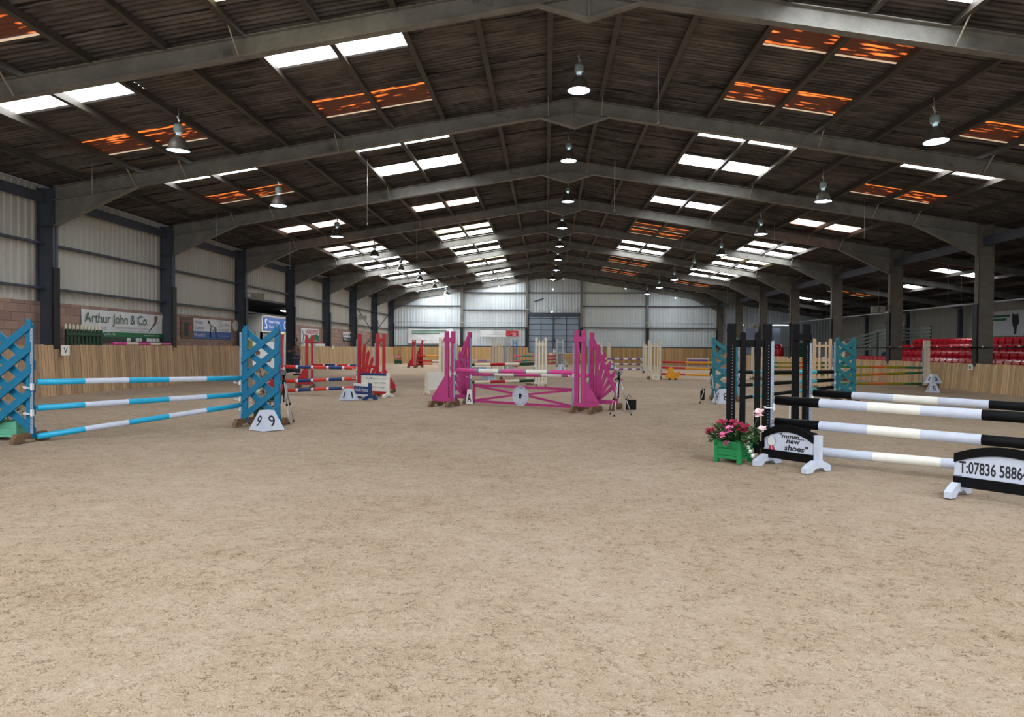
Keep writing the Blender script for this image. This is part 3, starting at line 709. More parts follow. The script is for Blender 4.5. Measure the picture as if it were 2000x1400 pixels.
def flower_box(label, p, rz, boxm, sx=.20, sy=.20, h=.30, blooms=(), foli=60, fr=.3, seed=1):
    rnd = random.Random(seed); t = thing('flower_box', label, 'flower box', p, rz)
    mb = MB()
    for x in (-sx, sx):
        for y in (-sy, sy): mb.box(x-.025, x+.025, y-.025, y+.025, 0, h+.015)
    for z0, z1 in ((.05, h*.33), (h*.35, h*.66), (h*.68, h)):
        mb.box(-sx, sx, -sy-.012, -sy+.008, z0, z1); mb.box(-sx, sx, sy-.008, sy+.012, z0, z1); mb.box(-sx-.012, -sx+.008, -sy, sy, z0, z1); mb.box(sx-.008, sx+.012, -sy, sy, z0, z1)
    mb.box(-sx+.01, sx-.01, -sy+.01, sy-.01, .06, h-.03); mb.build('planter_box', boxm, t)
    mb = MB()
    for i in range(foli):
        a = rnd.uniform(0, 2*pi); r = fr*math.sqrt(rnd.random()); c = Vector((r*cos(a), r*sin(a)*.8, h+rnd.uniform(-.03, .16))); L_ = rnd.uniform(.05, .10)
        d = Vector((cos(a)*.7+rnd.uniform(-.5, .5), sin(a)*.7+rnd.uniform(-.5, .5), rnd.uniform(-.4, .8))).normalized(); q = d.cross(Vector((0, 0, 1)))
        if q.length < .1: q = Vector((1, 0, 0))
        q = q.normalized()*L_*.36; mid = c+d*L_*.5+Vector((0, 0, .008))
        mb.quad(c, mid+q, c+d*L_, mid-q)
        mb.quad(c+Vector((0, 0, .001)), mid-q, c+d*L_, mid+q)
    mb.build('foliage', LEAF, t, rec=False)
    if foli > 60:
        mb = MB()
        for (x, y, z, r, m) in blooms:
            if z > h: mb.tube([(x*.4, y*.4, h-.04), (x*.8, y*.8, (z+h)/2), (x, y, z)], .005, 5)
        mb.build('stems', LEAF, t, rec=False)
    for (x, y, z, r, m) in blooms:
        mb = MB()
        for ring, nn, tl in ((1.0, 7, .25), (.72, 6, .75), (.4, 5, 1.2)):
            for k in range(nn):
                a = 2*pi*k/nn+ring*2; dx = Matrix.Rotation(.7, 3, 'X') @ Vector((cos(a)*cos(tl), sin(a)*cos(tl), sin(tl))); up_ = Vector((-sin(a), cos(a), 0))*r*.42
                c = Vector((x, y, z)); e = c+dx*r*ring; mdl = c+dx*r*ring*.6+Vector((0, 0, .012))
                mb._f([mb.bm.verts.new(v) for v in (c, mdl+up_, e+up_*.5+Vector((0, 0, .01)), e-up_*.5+Vector((0, 0, .01)), mdl-up_)], True)
        mb.blob((x, y, z+.01), r*.45, 1, (1, 1, .8), .1); mb.build('bloom', m, t, rec=False)
    return t
def tripod(label, p, rz, h=.86, box=None, cammat=None):
    t = thing('camera_tripod', label, 'tripod', p, rz)
    for k in range(3):
        a = R(90+120*k); f = Vector((cos(a)*.27, sin(a)*.27, 0)); top = Vector((cos(a)*.03, sin(a)*.03, h-.16))
        mb = MB(); mb.tube([top, top.lerp(f, .55)], .013, 8); mb.tube([top.lerp(f, .5), f+Vector((0, 0, .02))], .009, 8); lg = mb.build('leg', ALU, t)
        mb = MB(); mb.tube([top.lerp(f, .52), top.lerp(f, .57)], .018, 8); mb.build('leg_clamp', BLACKC, lg); mb = MB(); mb.tube([f, f+Vector((0, 0, .035))], .014, 8); mb.build('rubber_foot', BLACKC, lg)
        mb = MB(); mid = top.lerp(f, .45); mb.tube([mid, (0, 0, mid.z+.03)], .005, 6); mb.build('leg_brace', ALU, lg)
    mb = MB(); mb.tube([(0, 0, h*.42), (0, 0, h-.1)], .011, 8); mb.tube([(0, 0, h-.2), (0, 0, h-.13)], .035, 10); mb.tube([(0, 0, h-.13), (0, 0, h-.05)], .024, 10)
    mb.tube([(0, 0, h-.09), (-.13, -.03, h-.15)], [.008, .013], 8); mb.box(-.035, .035, -.03, .03, h-.05, h-.035); mb.build('pan_head', BLACKC, t)
    mb = MB(); mb.box(-.075, .075, -.03, .03, h-.035, h+.035); cm = mb.build('timing_sensor', cammat or INKGR, t)
    mb = MB(); mb.tube([(-.03, -.028, h), (-.03, -.036, h)], .02, 12); mb.build('lens', BLACKC, cm)
    mb = MB(); mb.tube([(-.075, -.01, h+.0), (-.02, -.0, h+.06), (.03, 0, h+.035)], .004, 6); mb.build('cable', BLACKC, cm)
    return t
def board_legs(t, x, m, L=.2, h=.10, w=.045):
    mb = MB(); f = lambda p: Vector((x+p.y, p.x, p.z))
    mb.prism([(-L, 0), (-L, .06), (-L*.75, .09), (-L*.3, h+.02), (-L*.3, .045), (-L*.55, .0)], -w/2, w/2, f)
    mb.prism([(-L*.3, .045), (-L*.3, h+.02), (L*.3, h+.02), (L*.3, .045)], -w/2, w/2, f)
    mb.prism([(L, 0), (L, .06), (L*.75, .09), (L*.3, h+.02), (L*.3, .045), (L*.55, .0)], -w/2, w/2, f)
    return mb.build('foot', m, t)
def ang(a, b): return math.atan2(b.y-a.y, b.x-a.x)

# ---------------- fence 9: turquoise vertical in front on the left
a9, b9 = gp(68, 862), gp(474, 830); r9 = ang(a9, b9)
tq = [(POLET, 1), (PALE, 1), (POLET, 1), (PALE, 1), (POLET, 1)]
for k, (za, zb, lab) in enumerate(((.87, .84, 'top'), (.49, .55, 'middle'), (.07, .36, 'sloping bottom'))):
    aa = a9+(b9-a9).normalized()*.03; bb = b9-(b9-a9).normalized()*.04
    pole('%s turquoise and pale pole of the turquoise fence by the left kickboard' % lab, aa, za, bb, zb, tq, .044, 'turquoise fence poles')
wing_lattice('turquoise lattice wing cut by the left edge of the photo', Vector((a9.x-.02, a9.y, 0)), R(-4), TEAL, (.83, .45), .8, 1.80, -1, fm=WOODF, flip=1)
wing_lattice('turquoise lattice wing with the marker 9 at its foot', Vector((b9.x+.0, b9.y, 0)), R(-9), TEAL, (.80, .51, .33), .73, 1.80, 1, fm=WOODF)
cone('white pyramid number marker 9 beside the turquoise wing', gp(521, 839), R(56), '9', .92)
flower_box('dark green flower box hidden behind the turquoise lattice wing', b9+Vector((.22, .50, 0)), R(10), DGREEN, .15, .15, .30, [(-.15, 0, .55, .07, WHITEF), (.12, .05, .50, .07, PALEF), (.05, -.1, .42, .06, WHITEF), (0, .1, .75, .07, WHITEF)], 70, .2, 3)
flower_box('pale green flower box under the turquoise wing at the left edge', gp(2, 861)+Vector((-.1, .25, 0)), R(4), GREENBOX2, .24, .17, .27, [(.2, -.1, .33, .05, MAROON), (-.1, -.05, .37, .05, MAROON)], 60, .2, 5)
tripod('silver camera tripod standing behind the turquoise wing with marker 9', b9+Vector((.60, .40, 0)), R(100), .92)
# leaning sponsor board behind the lattice (small figures and faces printed)
t = thing('sponsor_board', 'white printed board standing behind the turquoise wing', 'board', (aty(516, 750, 13.9).x, 13.9, 0), R(-4))
mb = MB(); mb.box(-.24, .24, 0, .02, .98, 1.5); mb.build('panel', PAPER, t); mb = MB(); mb.box(-.24, .24, 0, .02, .3, .98); mb.build('printed_lower_panel', mat('printed_photo_panel', (150, 132, 108), .6, .8, 9, spots=((30, 28, 28), .52, 7)), t)
mb = MB(); mb.box(-.2, -.17, .0, .04, 0, .35); mb.build('leg', INKGR, t); mb = MB(); mb.box(.2, .23, .0, .04, 0, .35); mb.build('leg', INKGR, t)
mb = MB(); mb.box(.02, .26, -.006, .0, .62, .76); mb.build('red_logo_patch', VRED, t)
for cx_, cz_ in ((-.13, 1.28), (.1, 1.15)):
    mb = MB(); mb.lathe([(0.0, 0), (.05, .001)], 12); o = mb.build('printed_face', BROWNP, t); o.matrix_basis = lift_plane(cx_, cz_, .008)

# ---------------- fence 1: red, white and blue spread
rb = [(REDP, 3), (WHITE, .55), (NAVY, 3), (WHITE, .55), (REDP, 3), (WHITE, .55), (NAVY, 3), (WHITE, .55), (REDP, 3)]
A1, B1 = gp(554, 770), gp(699, 773); A1b, B1b = gp(613, 757), gp(734, 766)
for za, zb, lab in ((.81, .80, 'top front'), (.38, .50, 'middle'), (.11, .24, 'low')):
    pole('%s red, white and blue pole of the red spread fence' % lab, A1, za, B1, zb, rb, .05, 'red, white and blue poles')
pole('rear red, white and blue pole of the red spread fence', A1b, .77, B1b, .80, rb, .05, 'red, white and blue poles')
wing_fan('red sunburst wing at the left end of the red spread fence', A1, R(10), RED, (.79, .36), .5, 1.76, -1, brace=False)
wing_fan('red sunburst wing behind the white welcome board', B1, R(-6), RED, (.81, .54), .62, 1.78, 1, brace=False)
wing_h('red twin-post wing beside the person in the brown jacket', A1b, R(8), RED, (.73,), .1, 1.80, -1)
wing_h('red twin-post wing with brown foot behind the welcome board', B1b, R(4), RED, (.76,), .11, 1.82, 1)
cone('white pyramid number marker 1 beside the small blue board', gp(681, 781), R(54), '1', .85)
# small navy and white board
pa, pb = gp(692, 778), gp(722, 781)
t = thing('filler_board', 'small navy and white advertising board beside number marker 1', 'filler board', (pa+pb)/2, ang(pa, pb))
hw = (pb-pa).length/2+.02
mb = MB(); mb.box(-hw, hw, -.012, .012, .07, .42); mb.build('panel', WHITE, t)
mb = MB(); mb.box(-hw+.02, hw-.04, -.02, -.012, .14, .35); mb.build('navy_panel', NAVY, t)
lettering('Adjuda Events', hw*1.7, .13, PAPER, t, lift_plane(-.01, .245, .022), bold=.012)
mb = MB(); mb.box(hw-.05, hw+.04, -.03, .03, .05, .44); mb.build('post', NAVY, t)
board_legs(t, -hw+.03, NAVY, .22); board_legs(t, hw, NAVY, .22)
# white welcome board
pa, pb = gp(705, 774), gp(760, 776)
t = thing('filler_board', 'white advertising board with blue top edge and red bottom edge', 'filler board', (pa+pb)/2, ang(pa, pb)-.05)
hw = (pb-pa).length/2
mb = MB(); mb.box(-hw, hw, -.012, .012, .10, .66); mb.build('panel', WHITE, t)
mb = MB(); mb.box(-hw, hw-.06, -.022, -.012, .60, .67); mb.build('blue_edge', NAVY, t)
mb = MB(); mb.box(-hw, hw-.06, -.022, -.012, .08, .165); mb.build('red_edge', VRED, t)
lettering('Welcome to your event', hw*1.15, .05, INK, t, lift_plane(hw*.28, .51, .016))
lettering('Kerry  07971 779553', hw*1.3, .055, INK, t, lift_plane(hw*.15, .39, .016))
lettering('Jan  07711 761558', hw*1.2, .055, INK, t, lift_plane(hw*.1, .27, .016))
mb = MB(); mb.tube([(-.3, -.014, .50), (-.25, -.014, .55), (-.2, -.014, .49), (-.15, -.014, .56), (-.1, -.014, .50)], .008, 5); mb.build('emblem', INKB, t)
mb = MB(); mb.box(hw-.06, hw+.02, -.03, .03, .05, .68); mb.build('post', WHITE, t); board_legs(t, -hw+.03, WHITE, .25); board_legs(t, hw-.02, WHITE, .25)

# ---------------- pink oxer in the middle
pk = [(PINKP, 3), (GREYP, .35), (WHITE, 2.6), (GREYP, .35), (PINKP, 2.9), (GREYP, .35), (WHITE, 2.6), (GREYP, .35), (PINKP, 3)]
A3, B3 = gp(888, 793), gp(1122, 803); A3b, B3b = gp(920, 787), gp(1150, 797)
pole('front pink and white pole of the pink spread fence', A3, .86, B3, .87, pk, .05, 'pink fence poles')
pole('rear pink and white pole of the pink spread fence', A3b, .74, B3b, .77, pk, .05, 'pink fence poles')
r3 = ang(A3, B3)
wing_h('pink twin-post wing at the near left of the pink fence', A3, r3+R(6), PINK, (.82,), .07, 1.80, -1)
wing_h('pink twin-post wing at the near right, beside the camera tripod', B3, r3-R(2), PINK, (.83,), .07, 1.82, 1)
wing_fan('pink sunburst wing at the far left of the pink fence', A3b, r3+R(4), PINK, (.70,), .62, 1.80, -1)
wing_fan('pink sunburst wing just behind the camera tripod', B3b+Vector((.02, .05, 0)), r3-R(6), PINK, (.73,), .72, 1.78, 1)
# pink cross-braced gate with round white disc
Ga, Gb = gp(924, 788), gp(1122, 801); L_ = (Gb-Ga).length
t = thing('jump_gate', 'pink cross-braced gate with a round white disc under the pink poles', 'jump gate', Ga, ang(Ga, Gb))
mb = MB(); mb.box(0, L_, -.02, .02, .04, .10); mb.build('bottom_rail', PINK, t)
mb = MB(); mb.box(0, L_, -.02, .02, .44, .50); mb.build('top_rail', PINK, t)
mb = MB(); mb.box(0, .06, -.02, .02, .04, .5); mb.box(L_-.06, L_, -.02, .02, .04, .5); mb.build('gate_stile', PINK, t)
for za, zb in ((.08, .30), (.46, .28)):
    for u, v in ((0.02, L_/2), (L_-.02, L_/2)):
        mb = MB(); mb.beam((u, 0, za), (v, 0, zb), .035, .05, (0, 0, 1)); mb.build('cross_brace', PINK, t)
mb = MB(); mb.tube([(L_*.5, -.03, .26), (L_*.5, -.045, .26)], .235, 40, smooth=False); dsc = mb.build('disc', PALE, t)
MD = lambda x, z: lift_plane(L_*.5+x, .26+z, .048)
lettering('EQUINE', .13, .032, INKGR, dsc, MD(-.14, 0)); lettering('THERAPY', .14, .032, INKGR, dsc, MD(.135, 0))
for i, ch in enumerate('HEADSTART RIDING SCHOOL'):
    if ch == ' ': continue
    a = R(158-i*6.2); lettering(ch, .018, .028, INK, dsc, MD(.20*cos(a), .20*sin(a)) @ Matrix.Rotation(a-pi/2, 4, 'Z'))
for i, ch in enumerate('LLANGAN FARM'):
    if ch == ' ': continue
    a = R(232+i*7); lettering(ch, .018, .026, INK, dsc, MD(.20*cos(a), .20*sin(a)) @ Matrix.Rotation(a+pi/2, 4, 'Z'))
HH = [(-.05, -.06), (.045, -.06), (.03, -.03), (.035, -.005), (.05, .0), (.058, .012), (.035, .045), (.012, .06), (.008, .075), (-.008, .062), (-.035, .045), (-.045, .015), (-.03, -.012), (-.042, -.03)]
mb = MB(); mb._f([mb.bm.verts.new((x, y, 0)) for x, y in HH]); o = mb.build('horse_head_emblem', INK, dsc, rec=False); o.matrix_basis = MD(0, 0)
# letter A board behind the pink gate
t = thing('letter_marker', 'small white letter A marker by the left foot of the pink gate', 'letter marker', gp(916, 789)+Vector((0, .08, 0)), 0)
mb = MB(); mb.hull8([(-.09, -.03, 0), (.09, -.03, 0), (.09, .05, 0), (-.09, .05, 0), (-.05, .0, .36), (.05, .0, .36), (.05, .02, .36), (-.05, .02, .36)]); mb.build('marker_body', WHITE, t)
lettering('A', .1, .2, INK, t, lift_plane(.0, .15, .03), bold=.02)
tp = tripod('silver camera tripod beside the pink fence', gp(1208, 811), R(35), .90)
t = thing('battery_box', 'flat black box hanging by its lead beside the tripod at the pink fence', 'box', gp(1230, 803)+Vector((.03, .02, 0)), R(12))
mb = MB(); mb.box(-.115, .115, -.025, .025, .03, .26); mb.build('case', BLACKC, t)
mb = MB(); mb.tube([(-.06, 0, .26), (-.10, 0, .33), (-.05, 0, .37), (0, 0, .33), (-.04, 0, .28)], .006, 6); mb.build('lead', BLACKC, t)
# plain white filler left of the pink fence
pa, pb = gp(833, 770), gp(878, 768)
t = thing('filler_board', 'plain blank white filler board left of the pink fence', 'filler board', (pa+pb)/2, ang(pa, pb)); hw = (pb-pa).length/2
mb = MB(); mb.box(-hw, hw, -.015, .015, .12, .66); mb.build('panel', WHITE, t)
for x in (-hw, hw):
    mb = MB(); mb.box(x-.045, x+.045, -.03, .03, .05, .68); mb.build('post', CREAM, t); board_legs(t, x, CREAM, .16)

# ---------------- fence 10: dark green, cream and red poles behind the pink one
DG = [(DGREEN, 2.4), (CREAM, 2.3), (RED, 2.2), (CREAM, 2.2), (DGREEN, 2.4)]
A4, B4 = gp(893, 761), gp(1043, 757)
pole('dark green, cream and red pole behind the pink fence, upper', A4, .82, B4, .85, DG, .05, 'green, cream and red poles')
pole('dark green, cream and red pole behind the pink fence, lower', A4, .24, B4, .25, DG, .05, 'green, cream and red poles')
wing_picket('cream picket wing seen between the pink wings on the left', A4, R(0), CREAM, (.78, .2), .62, 1.74, 2, side=-1)
wing_picket('cream picket wing right of the round disc, in front of the blue-grey door', B4+Vector((.03, 0, 0)), R(0), CREAM, (.8, .2), .42, 1.78, 2)
t = thing('filler_board', 'small cream plank filler beside the cream picket wing', 'filler board', gp(1036, 751), 0)
mb = MB(); mb.box(-.16, .14, -.02, .02, .05, .42); mb.build('panel', CREAM, t); mb = MB(); mb.box(-.16, .14, -.08, .08, 0, .06); mb.build('foot', WOODF, t)
cone('white pyramid number marker 10 seen under the pink poles', gp(955, 742), R(44), '10', 1.15)

# ---------------- far fences in the middle
PWt = [(WHITE, 2), (PURP, 2), (LILAC, .8), (WHITE, 2), (PURP, 2), (WHITE, 1.5)]
A5, B5 = gp(880, 741), gp(960, 740)
for za, zb, lab, sg in ((.84, .82, 'top', [(WHITE, 2), (LILAC, 2), (WHITE, 2.4), (LILAC, 2.2), (WHITE, 1.3)]), (.66, .64, 'second', [(GREYP, 1), (WHITE, 3), (GREYP, .3), (CREAM, 2.4), (PURP, 2.2), (WHITE, 1.3)]), (.50, .48, 'third', [(SEAG, 3), (BLUEP, 3), (SEAG, 1), (BLUEP, 2.2), (WHITE, 1.3)]), (.22, .22, 'lowest', [(GREYP, 3), (WHITE, 3), (PURP, 3)])):
    pole('%s lilac and white pole left of the far cream picket wing' % lab, A5, za, B5, zb, sg, .042, 'far lilac poles')
wing_picket('far cream picket wing below the red and white banner', B5+Vector((.03, 0, 0)), R(0), CREAM, (.78,), .46, 1.76, 2)
wing_picket('far cream picket wing mostly hidden by the pink sunburst wing', A5, R(0), CREAM, (.78,), .4, 1.76, 2, side=-1)
wing_h('far light grey twin-post wing beside the blue wing', gp(986, 735), R(0), LGREY, (), .06, 1.78, 1)
A6, B6 = gp(1003, 717), gp(1085, 716)
RG = [(ROSEP, 2), (SEAG, 2.2), (ROSEP, 2), (WHITE, .3), (SEAG, 1.6), (ROSEP, 2.4)]
for za, zb, lab in ((.80, .80, 'top'), (.42, .56, 'middle'), (.06, .3, 'sloping lower')):
    pole('%s pink and sea green pole in front of the blue-grey door' % lab, A6, za, B6, zb, RG, .05, 'pink and sea green poles')
wing_picket('slim blue and white wing at the left of the pink and green poles', A6+Vector((.25, .3, 0)), R(0), BLUEP, (), .34, 1.98, 0, side=-1)
wing_h('light grey twin-post wing with dark panel before the door', B6+Vector((.05, 0, 0)), R(0), LGREY, (.76,), .36, 2.05, 1)
t = thing('filler_board', 'small dark slatted filler under the grey wing by the door', 'filler board', gp(1096, 717)+Vector((.02, .1, 0)), 0)
for i in range(4):
    mb = MB(); mb.box(-.22+i*.12, -.14+i*.12, -.02, .02, .08, 1.0); mb.build('slat', GREYP, t)
mb = MB(); mb.box(-.26, .28, -.03, .03, 1.0, 1.08); mb.box(-.26, .28, -.03, .03, 0, .1); mb.build('rail', LGREY, t)
cone('small number marker 2 in front of the grey wing by the door', gp(1096, 723), R(28), '2', 1.0)
for (x, y, ch, lab) in ((1075.5, 692, 'C', 'round white letter C disc in front of the gable door'), (1083, 686, 'C', 'small white letter C plate on the gable gate')):
    p_ = aty(x, y, 56 if y > 690 else YE-.53)
    t = thing('letter_marker', lab, 'letter marker', (p_.x, p_.y, p_.z), 0)
    mb = MB(); mb.tube([(0, 0, 0), (0, .02, 0)], .16 if y > 690 else .13, 16, smooth=False); mb.build('plate', WHITE, t); lettering(ch, .13, .17, INKR if y > 690 else INK, t, lift_plane(0, 0, .006), bold=.02)
    if y > 690: mb = MB(); mb.tube([(0, .01, -.1), (0, .01, -p_.z)], .02, 6); mb.build('stake', LGREY, t)
PW2 = [(WHITE, 1), (PURP, 2), (WHITE, 1.2), (PURP, 1), (WHITE, 1.1), (PURP, 1), (WHITE, 1.1), (PURP, 1), (WHITE, .5)]
A7, B7 = gp(1177, 727), gp(1254, 728)
for z, lab in ((.80, 'top'), (.49, 'middle'), (.20, 'bottom')):
    pole('%s purple and white pole right of the pink fence' % lab, A7, z, B7, z, PW2, .045, 'purple and white poles')
wing_picket('cream wing seen just right of the pink sunburst slats', A7, R(0), CREAM, (.76,), .3, 1.76, 0, side=-1)
wing_picket('cream picket wing partly hidden behind another at the purple poles', B7+Vector((.03, 0, 0)), R(0), CREAM, (.76, .45, .16), .5, 1.76, 2)
A7c, B7c = gp(1128, 719), gp(1186, 719)
for z, lab in ((.80, 'upper'), (.55, 'lower')):
    pole('%s orange pole showing through the pink fence' % lab, A7c, z, B7c, z, [(ORANGE, 3), (WHITE, .5), (ORANGE, 3)], .05, 'far orange poles')
wing_h('slim far cream twin-post wing above the purple poles', B7c, R(0), CREAM, (.76,), .03, 1.8, 1)
cone('far white number marker 3 under the purple poles', gp(1196, 720), R(30), '3', 1.0)
t = thing('filler_board', 'far low white filler beside number marker 3', 'filler board', gp(1180, 722), 0)
mb = MB(); mb.box(-.28, .28, -.02, .02, .1, .45); mb.build('panel', WHITE, t); mb = MB(); mb.box(-.3, -.22, -.1, .1, 0, .12); mb.box(.22, .3, -.1, .1, 0, .12); mb.build('feet', WHITE, t)
# fence 7: red, yellow and blue poles with duck filler
RYB = [(REDP, 3.4), (YELLOW, 3.7), (BLUEP, 3.3)]
A8, B8 = gp(1291, 740), gp(1440, 743)
for za, zb, lab in ((.79, .78, 'top'), (.53, .48, 'middle'), (.24, .2, 'bottom')):
    pole('%s red, yellow and blue pole above the yellow duck' % lab, A8, za, B8, zb, RYB, .05, 'red, yellow and blue poles')
wing_picket('cream picket wing at the red end of the red and yellow poles', A8, R(0), CREAM, (.75, .49), .62, 1.78, 3, side=-1)
wing_picket('cream picket wing seen through the black wing, nearer the duck', B8, R(0), CREAM2, (.74,), .3, 1.76, 0)
t = thing('duck_filler', 'yellow rocking duck shaped filler under the red and yellow poles', 'filler', gp(1313, 742), R(4))
mb = MB(); P = [(-.30, .16), (-.27, .08), (-.15, .05), (.15, .05), (.27, .08), (.33, .18), (.34, .40), (.27, .36), (.20, .34), (.10, .33), (.04, .40), (.05, .50), (-.02, .58), (-.12, .58), (-.18, .50), (-.29, .48), (-.20, .43), (-.19, .36), (-.26, .30)]
mb.prism(P, -.03, .03); mb.build('duck_body', YELLOW, t)
mb = MB(); mb.prism([(-.18, .52), (-.32, .47), (-.19, .43)], -.034, .034); mb.build('beak', ORANGE, t)
for x in (-.13, .13):
    mb = MB(); mb.tube([(x, -.09, .045), (x, .09, .045)], .045, 12); mb.build('wheel', DGREEN, t)
wing_p = thing('filler_board', 'low cream filler with a painted smile at the foot of the cream wing', 'filler board', gp(1281, 742), 0)
mb = MB(); mb.prism([(-.16, 0), (.16, 0), (.2, .1), (.12, .26), (0, .32), (-.12, .26), (-.2, .1)], -.02, .02); mb.build('panel', CREAM, wing_p)
mb = MB(); mb.tube([(-.07, -.022, .15), (0, -.022, .10), (.07, -.022, .15)], .012, 5); mb.build('painted_smile', INK, wing_p)
t = thing('hanging_filler', 'purple scalloped filler on a white frame by the far right kickboard', 'filler', gp(1363, 716), R(-8))
mb = MB(); mb.box(-.85, .85, -.03, .03, .58, .68); mb.box(-.85, .85, -.03, .03, .26, .32)
for x in (-.8, .78): mb.box(x, x+.06, -.03, .03, 0, .64)
mb.build('white_frame', WHITE, t)
mb = MB(); P = [(-.78, .58)]+[(.78*(1-2*q/24.)*-1, .34+.05*abs(sin(q*pi/3))) for q in range(25)]+[(.78, .58)]; mb.prism(P, -.02, .02); mb.build('purple_cloth', PURP, t)
# fence 8: black and turquoise poles between teal lattice wings
A9, B9 = gp(1440, 782), gp(1627, 783)
BT = [(BLACKC, 1.5), (CYANP, 2), (BLACKC, 2.4), (CYANP, 2), (BLACKC, 1.7)]
for za, zb, lab in ((.78, .80, 'top'), (.42, .58, 'middle'), (.06, .38, 'sloping bottom')):
    pole('%s black and turquoise pole behind the black wings' % lab, A9, za, B9, zb, BT, .048, 'black and turquoise poles')
wing_lattice('deep teal lattice wing beside number marker 8', A9+Vector((-.0, 0, 0)), R(0), TEALD, (.74,), .70, 1.76, -1, flip=-1)
wing_lattice('deep teal lattice wing between the two cream picket wings', B9+Vector((.04, 0, 0)), R(0), TEALD, (.76, .54, .34), .56, 1.76, 1, flip=-1)
cone('white pyramid number marker 8 at the foot of the teal wing', gp(1412, 787), R(11), '8', 1.0)
tripod('silver camera tripod with timing unit beside number marker 8', gp(1388, 788), R(75), .94)
t = thing('battery_box', 'small black box leaning at the tripod by number marker 8', 'box', gp(1372, 783), R(60))
mb = MB(); mb.box(-.11, .11, -.025, .025, .03, .28); mb.build('case', BLACKC, t); mb = MB(); mb.tube([(-.04, 0, .28), (0, 0, .36), (.04, 0, .28)], .006, 6); mb.build('lead', BLACKC, t)
# fences 5: olive, orange and green poles
OG = [(DGREEN, 2.4), (OLIVE, 2.6), (ORANGE, 2.4), (OLIVE, 2.6), (GREEN, 2.4)]
OG2 = [(GREEN, 2.4), (OLIVE, 2.6), (ORANGE, 2.2), (OLIVE, 2.6), (GREEN, 2.4)]
Aa, Ba = gp(1491, 741), gp(1632, 743)
for za, zb, lab in ((.80, .80, 'top'), (.58, .60, 'middle'), (.26, .26, 'bottom')):
    pole('%s green, olive and orange pole behind the black wings' % lab, Aa, za, Ba, zb, OG2, .045, 'far green, olive and orange poles')
wing_picket('far cream picket wing seen through the black picket wing', Aa, R(0), CREAM, (.76,), .56, 1.76, 2, side=-1)
wing_picket('cream post wing rising behind the teal lattice wing', Ba, R(0), CREAM, (.76,), .4, 1.80, 1)
Ab, Bb = gp(1623, 760), gp(1800, 758)
for za, zb, lab in ((.82, .76, 'top'), (.47, .58, 'middle'), (.20, .17, 'bottom')):
    pole('%s olive, orange and green pole beside the right kickboard' % lab, Ab, za, Bb, zb, OG2, .045, 'near green, olive and orange poles')
wing_picket('peach cream picket wing left of the deep teal lattice wing', Ab, R(0), CREAM2, (.78,), .64, 1.80, 2, side=-1)
wing_h('slim cream twin-post wing beside the number marker 5', Bb+Vector((.04, 0, 0)), R(-4), CREAM, (.72, .54), .04, 1.78, 1)
cone('white pyramid number marker 5 near the right kickboard', gp(1822, 766), R(-12), '5', .82)
p5 = gp(1822, 766); cone('white pyramid marker with the letter a stacked on marker 5', Vector((p5.x+.12, p5.y+.20, 0)), R(4), 'a', .86, z=.30)
p_ = Vector((p5.x+.12, p5.y+.2, 0)); t = thing('stack_block', 'brown block under the letter a marker beside marker 5', 'block', p_, 0)
mb = MB(); mb.box(-.13, .13, -.12, .12, 0, .298); mb.build('block', WOODF, t)
# fence 11 far left: red wings
A12, B12 = gp(815, 717), gp(905, 718)
for za, zb, sg, lab in ((.80, .80, [(REDP, 1.5), (YELLOW, 2), (REDP, 1.4), (YELLOW, 1.5), (REDP, 1.4)], 'top red and yellow'), (.45, .45, [(REDP, 2), (WHITE, 2), (REDP, 2)], 'middle red and white'), (.22, .22, [(REDP, 2), (WHITE, 2), (REDP, 2)], 'bottom red and white')):
    pole('%s pole of the far red fence by the gable' % lab, A12, za, B12, zb, sg, .05, 'far red fence poles')
wing_h('far red twin-post wing below the white banner', gp(812, 718), R(0), RED, (), .06, 1.9, -1)
wing_fan('far red sunburst wing left of the pink fence', gp(826, 717), R(0), RED, (), .5, 1.85, -1)
wing_h('far red twin-post wing hidden behind the pink posts', B12, R(0), RED, (.76,), .06, 1.85, 1)
t = flower_box('round dark green tub of pink flowers in the far left corner', gp(778, 711), 0, DGREEN, .24, .24, .34, [(-.15, -.1, .5, .13, PINKF), (.1, -.1, .52, .14, PINKF), (0, .1, .58, .13, PINKF), (.2, 0, .45, .1, MAROON)], 50, .25, 9)

# ---------------- black and white spread fence, front right
dB = (gp(1597, 922)-gp(1490, 908)).normalized()
aF = Vector((2.90, 9.42, 0)); dF = Vector((.755, -.655, 0)).normalized(); rF = math.atan2(dF.y, dF.x)
BW = [(BLACK, 1.0), (PALE, 1), (WHITE, 1.0), (PALE, 1.05), (BLACK, 1.1)]
LF = 2.95
a_ = aF+dF*.08
pole('top front black and pale pole of the black fence', a_, .765, aF+dF*LF, .725, BW, .058, 'black and white fence poles')
pole('second front black and pale pole of the black fence', a_, .485, aF+dF*LF, .46, BW, .058, 'black and white fence poles')
pole('lowest pale and white pole resting behind the two boards', aF+dF*.42-Vector((0, .0, 0)), .155, aF+dF*(LF+.1), .19, [(BLACK, .2), (PALE, 1), (WHITE, 1.0), (PALE, 1.05), (BLACK, .5)], .056, 'black and white fence poles')
aK = Vector((4.16, 11.55, 0)); 
pole('rear black and pale pole of the black fence', aK+dF*.08, .735, aK+dF*(LF+.1), .68, BW, .058, 'black and white fence poles')
wing_picket('black picket wing at the near end of the black fence', aF, R(8), BLACK, (.71, .43), .57, 1.745, 2, side=-1, fm=WOODF, footL=.17)
wing_h('black twin-post wing at the rear of the black fence', aK, R(6), BLACK, (.68,), .085, 1.82, -1, fm=BLACK, gus=False)
wing_picket('black picket wing off the right edge, near end', aF+dF*(LF+.12), R(-30), BLACK, (.68, .42), .57, 1.745, 2)
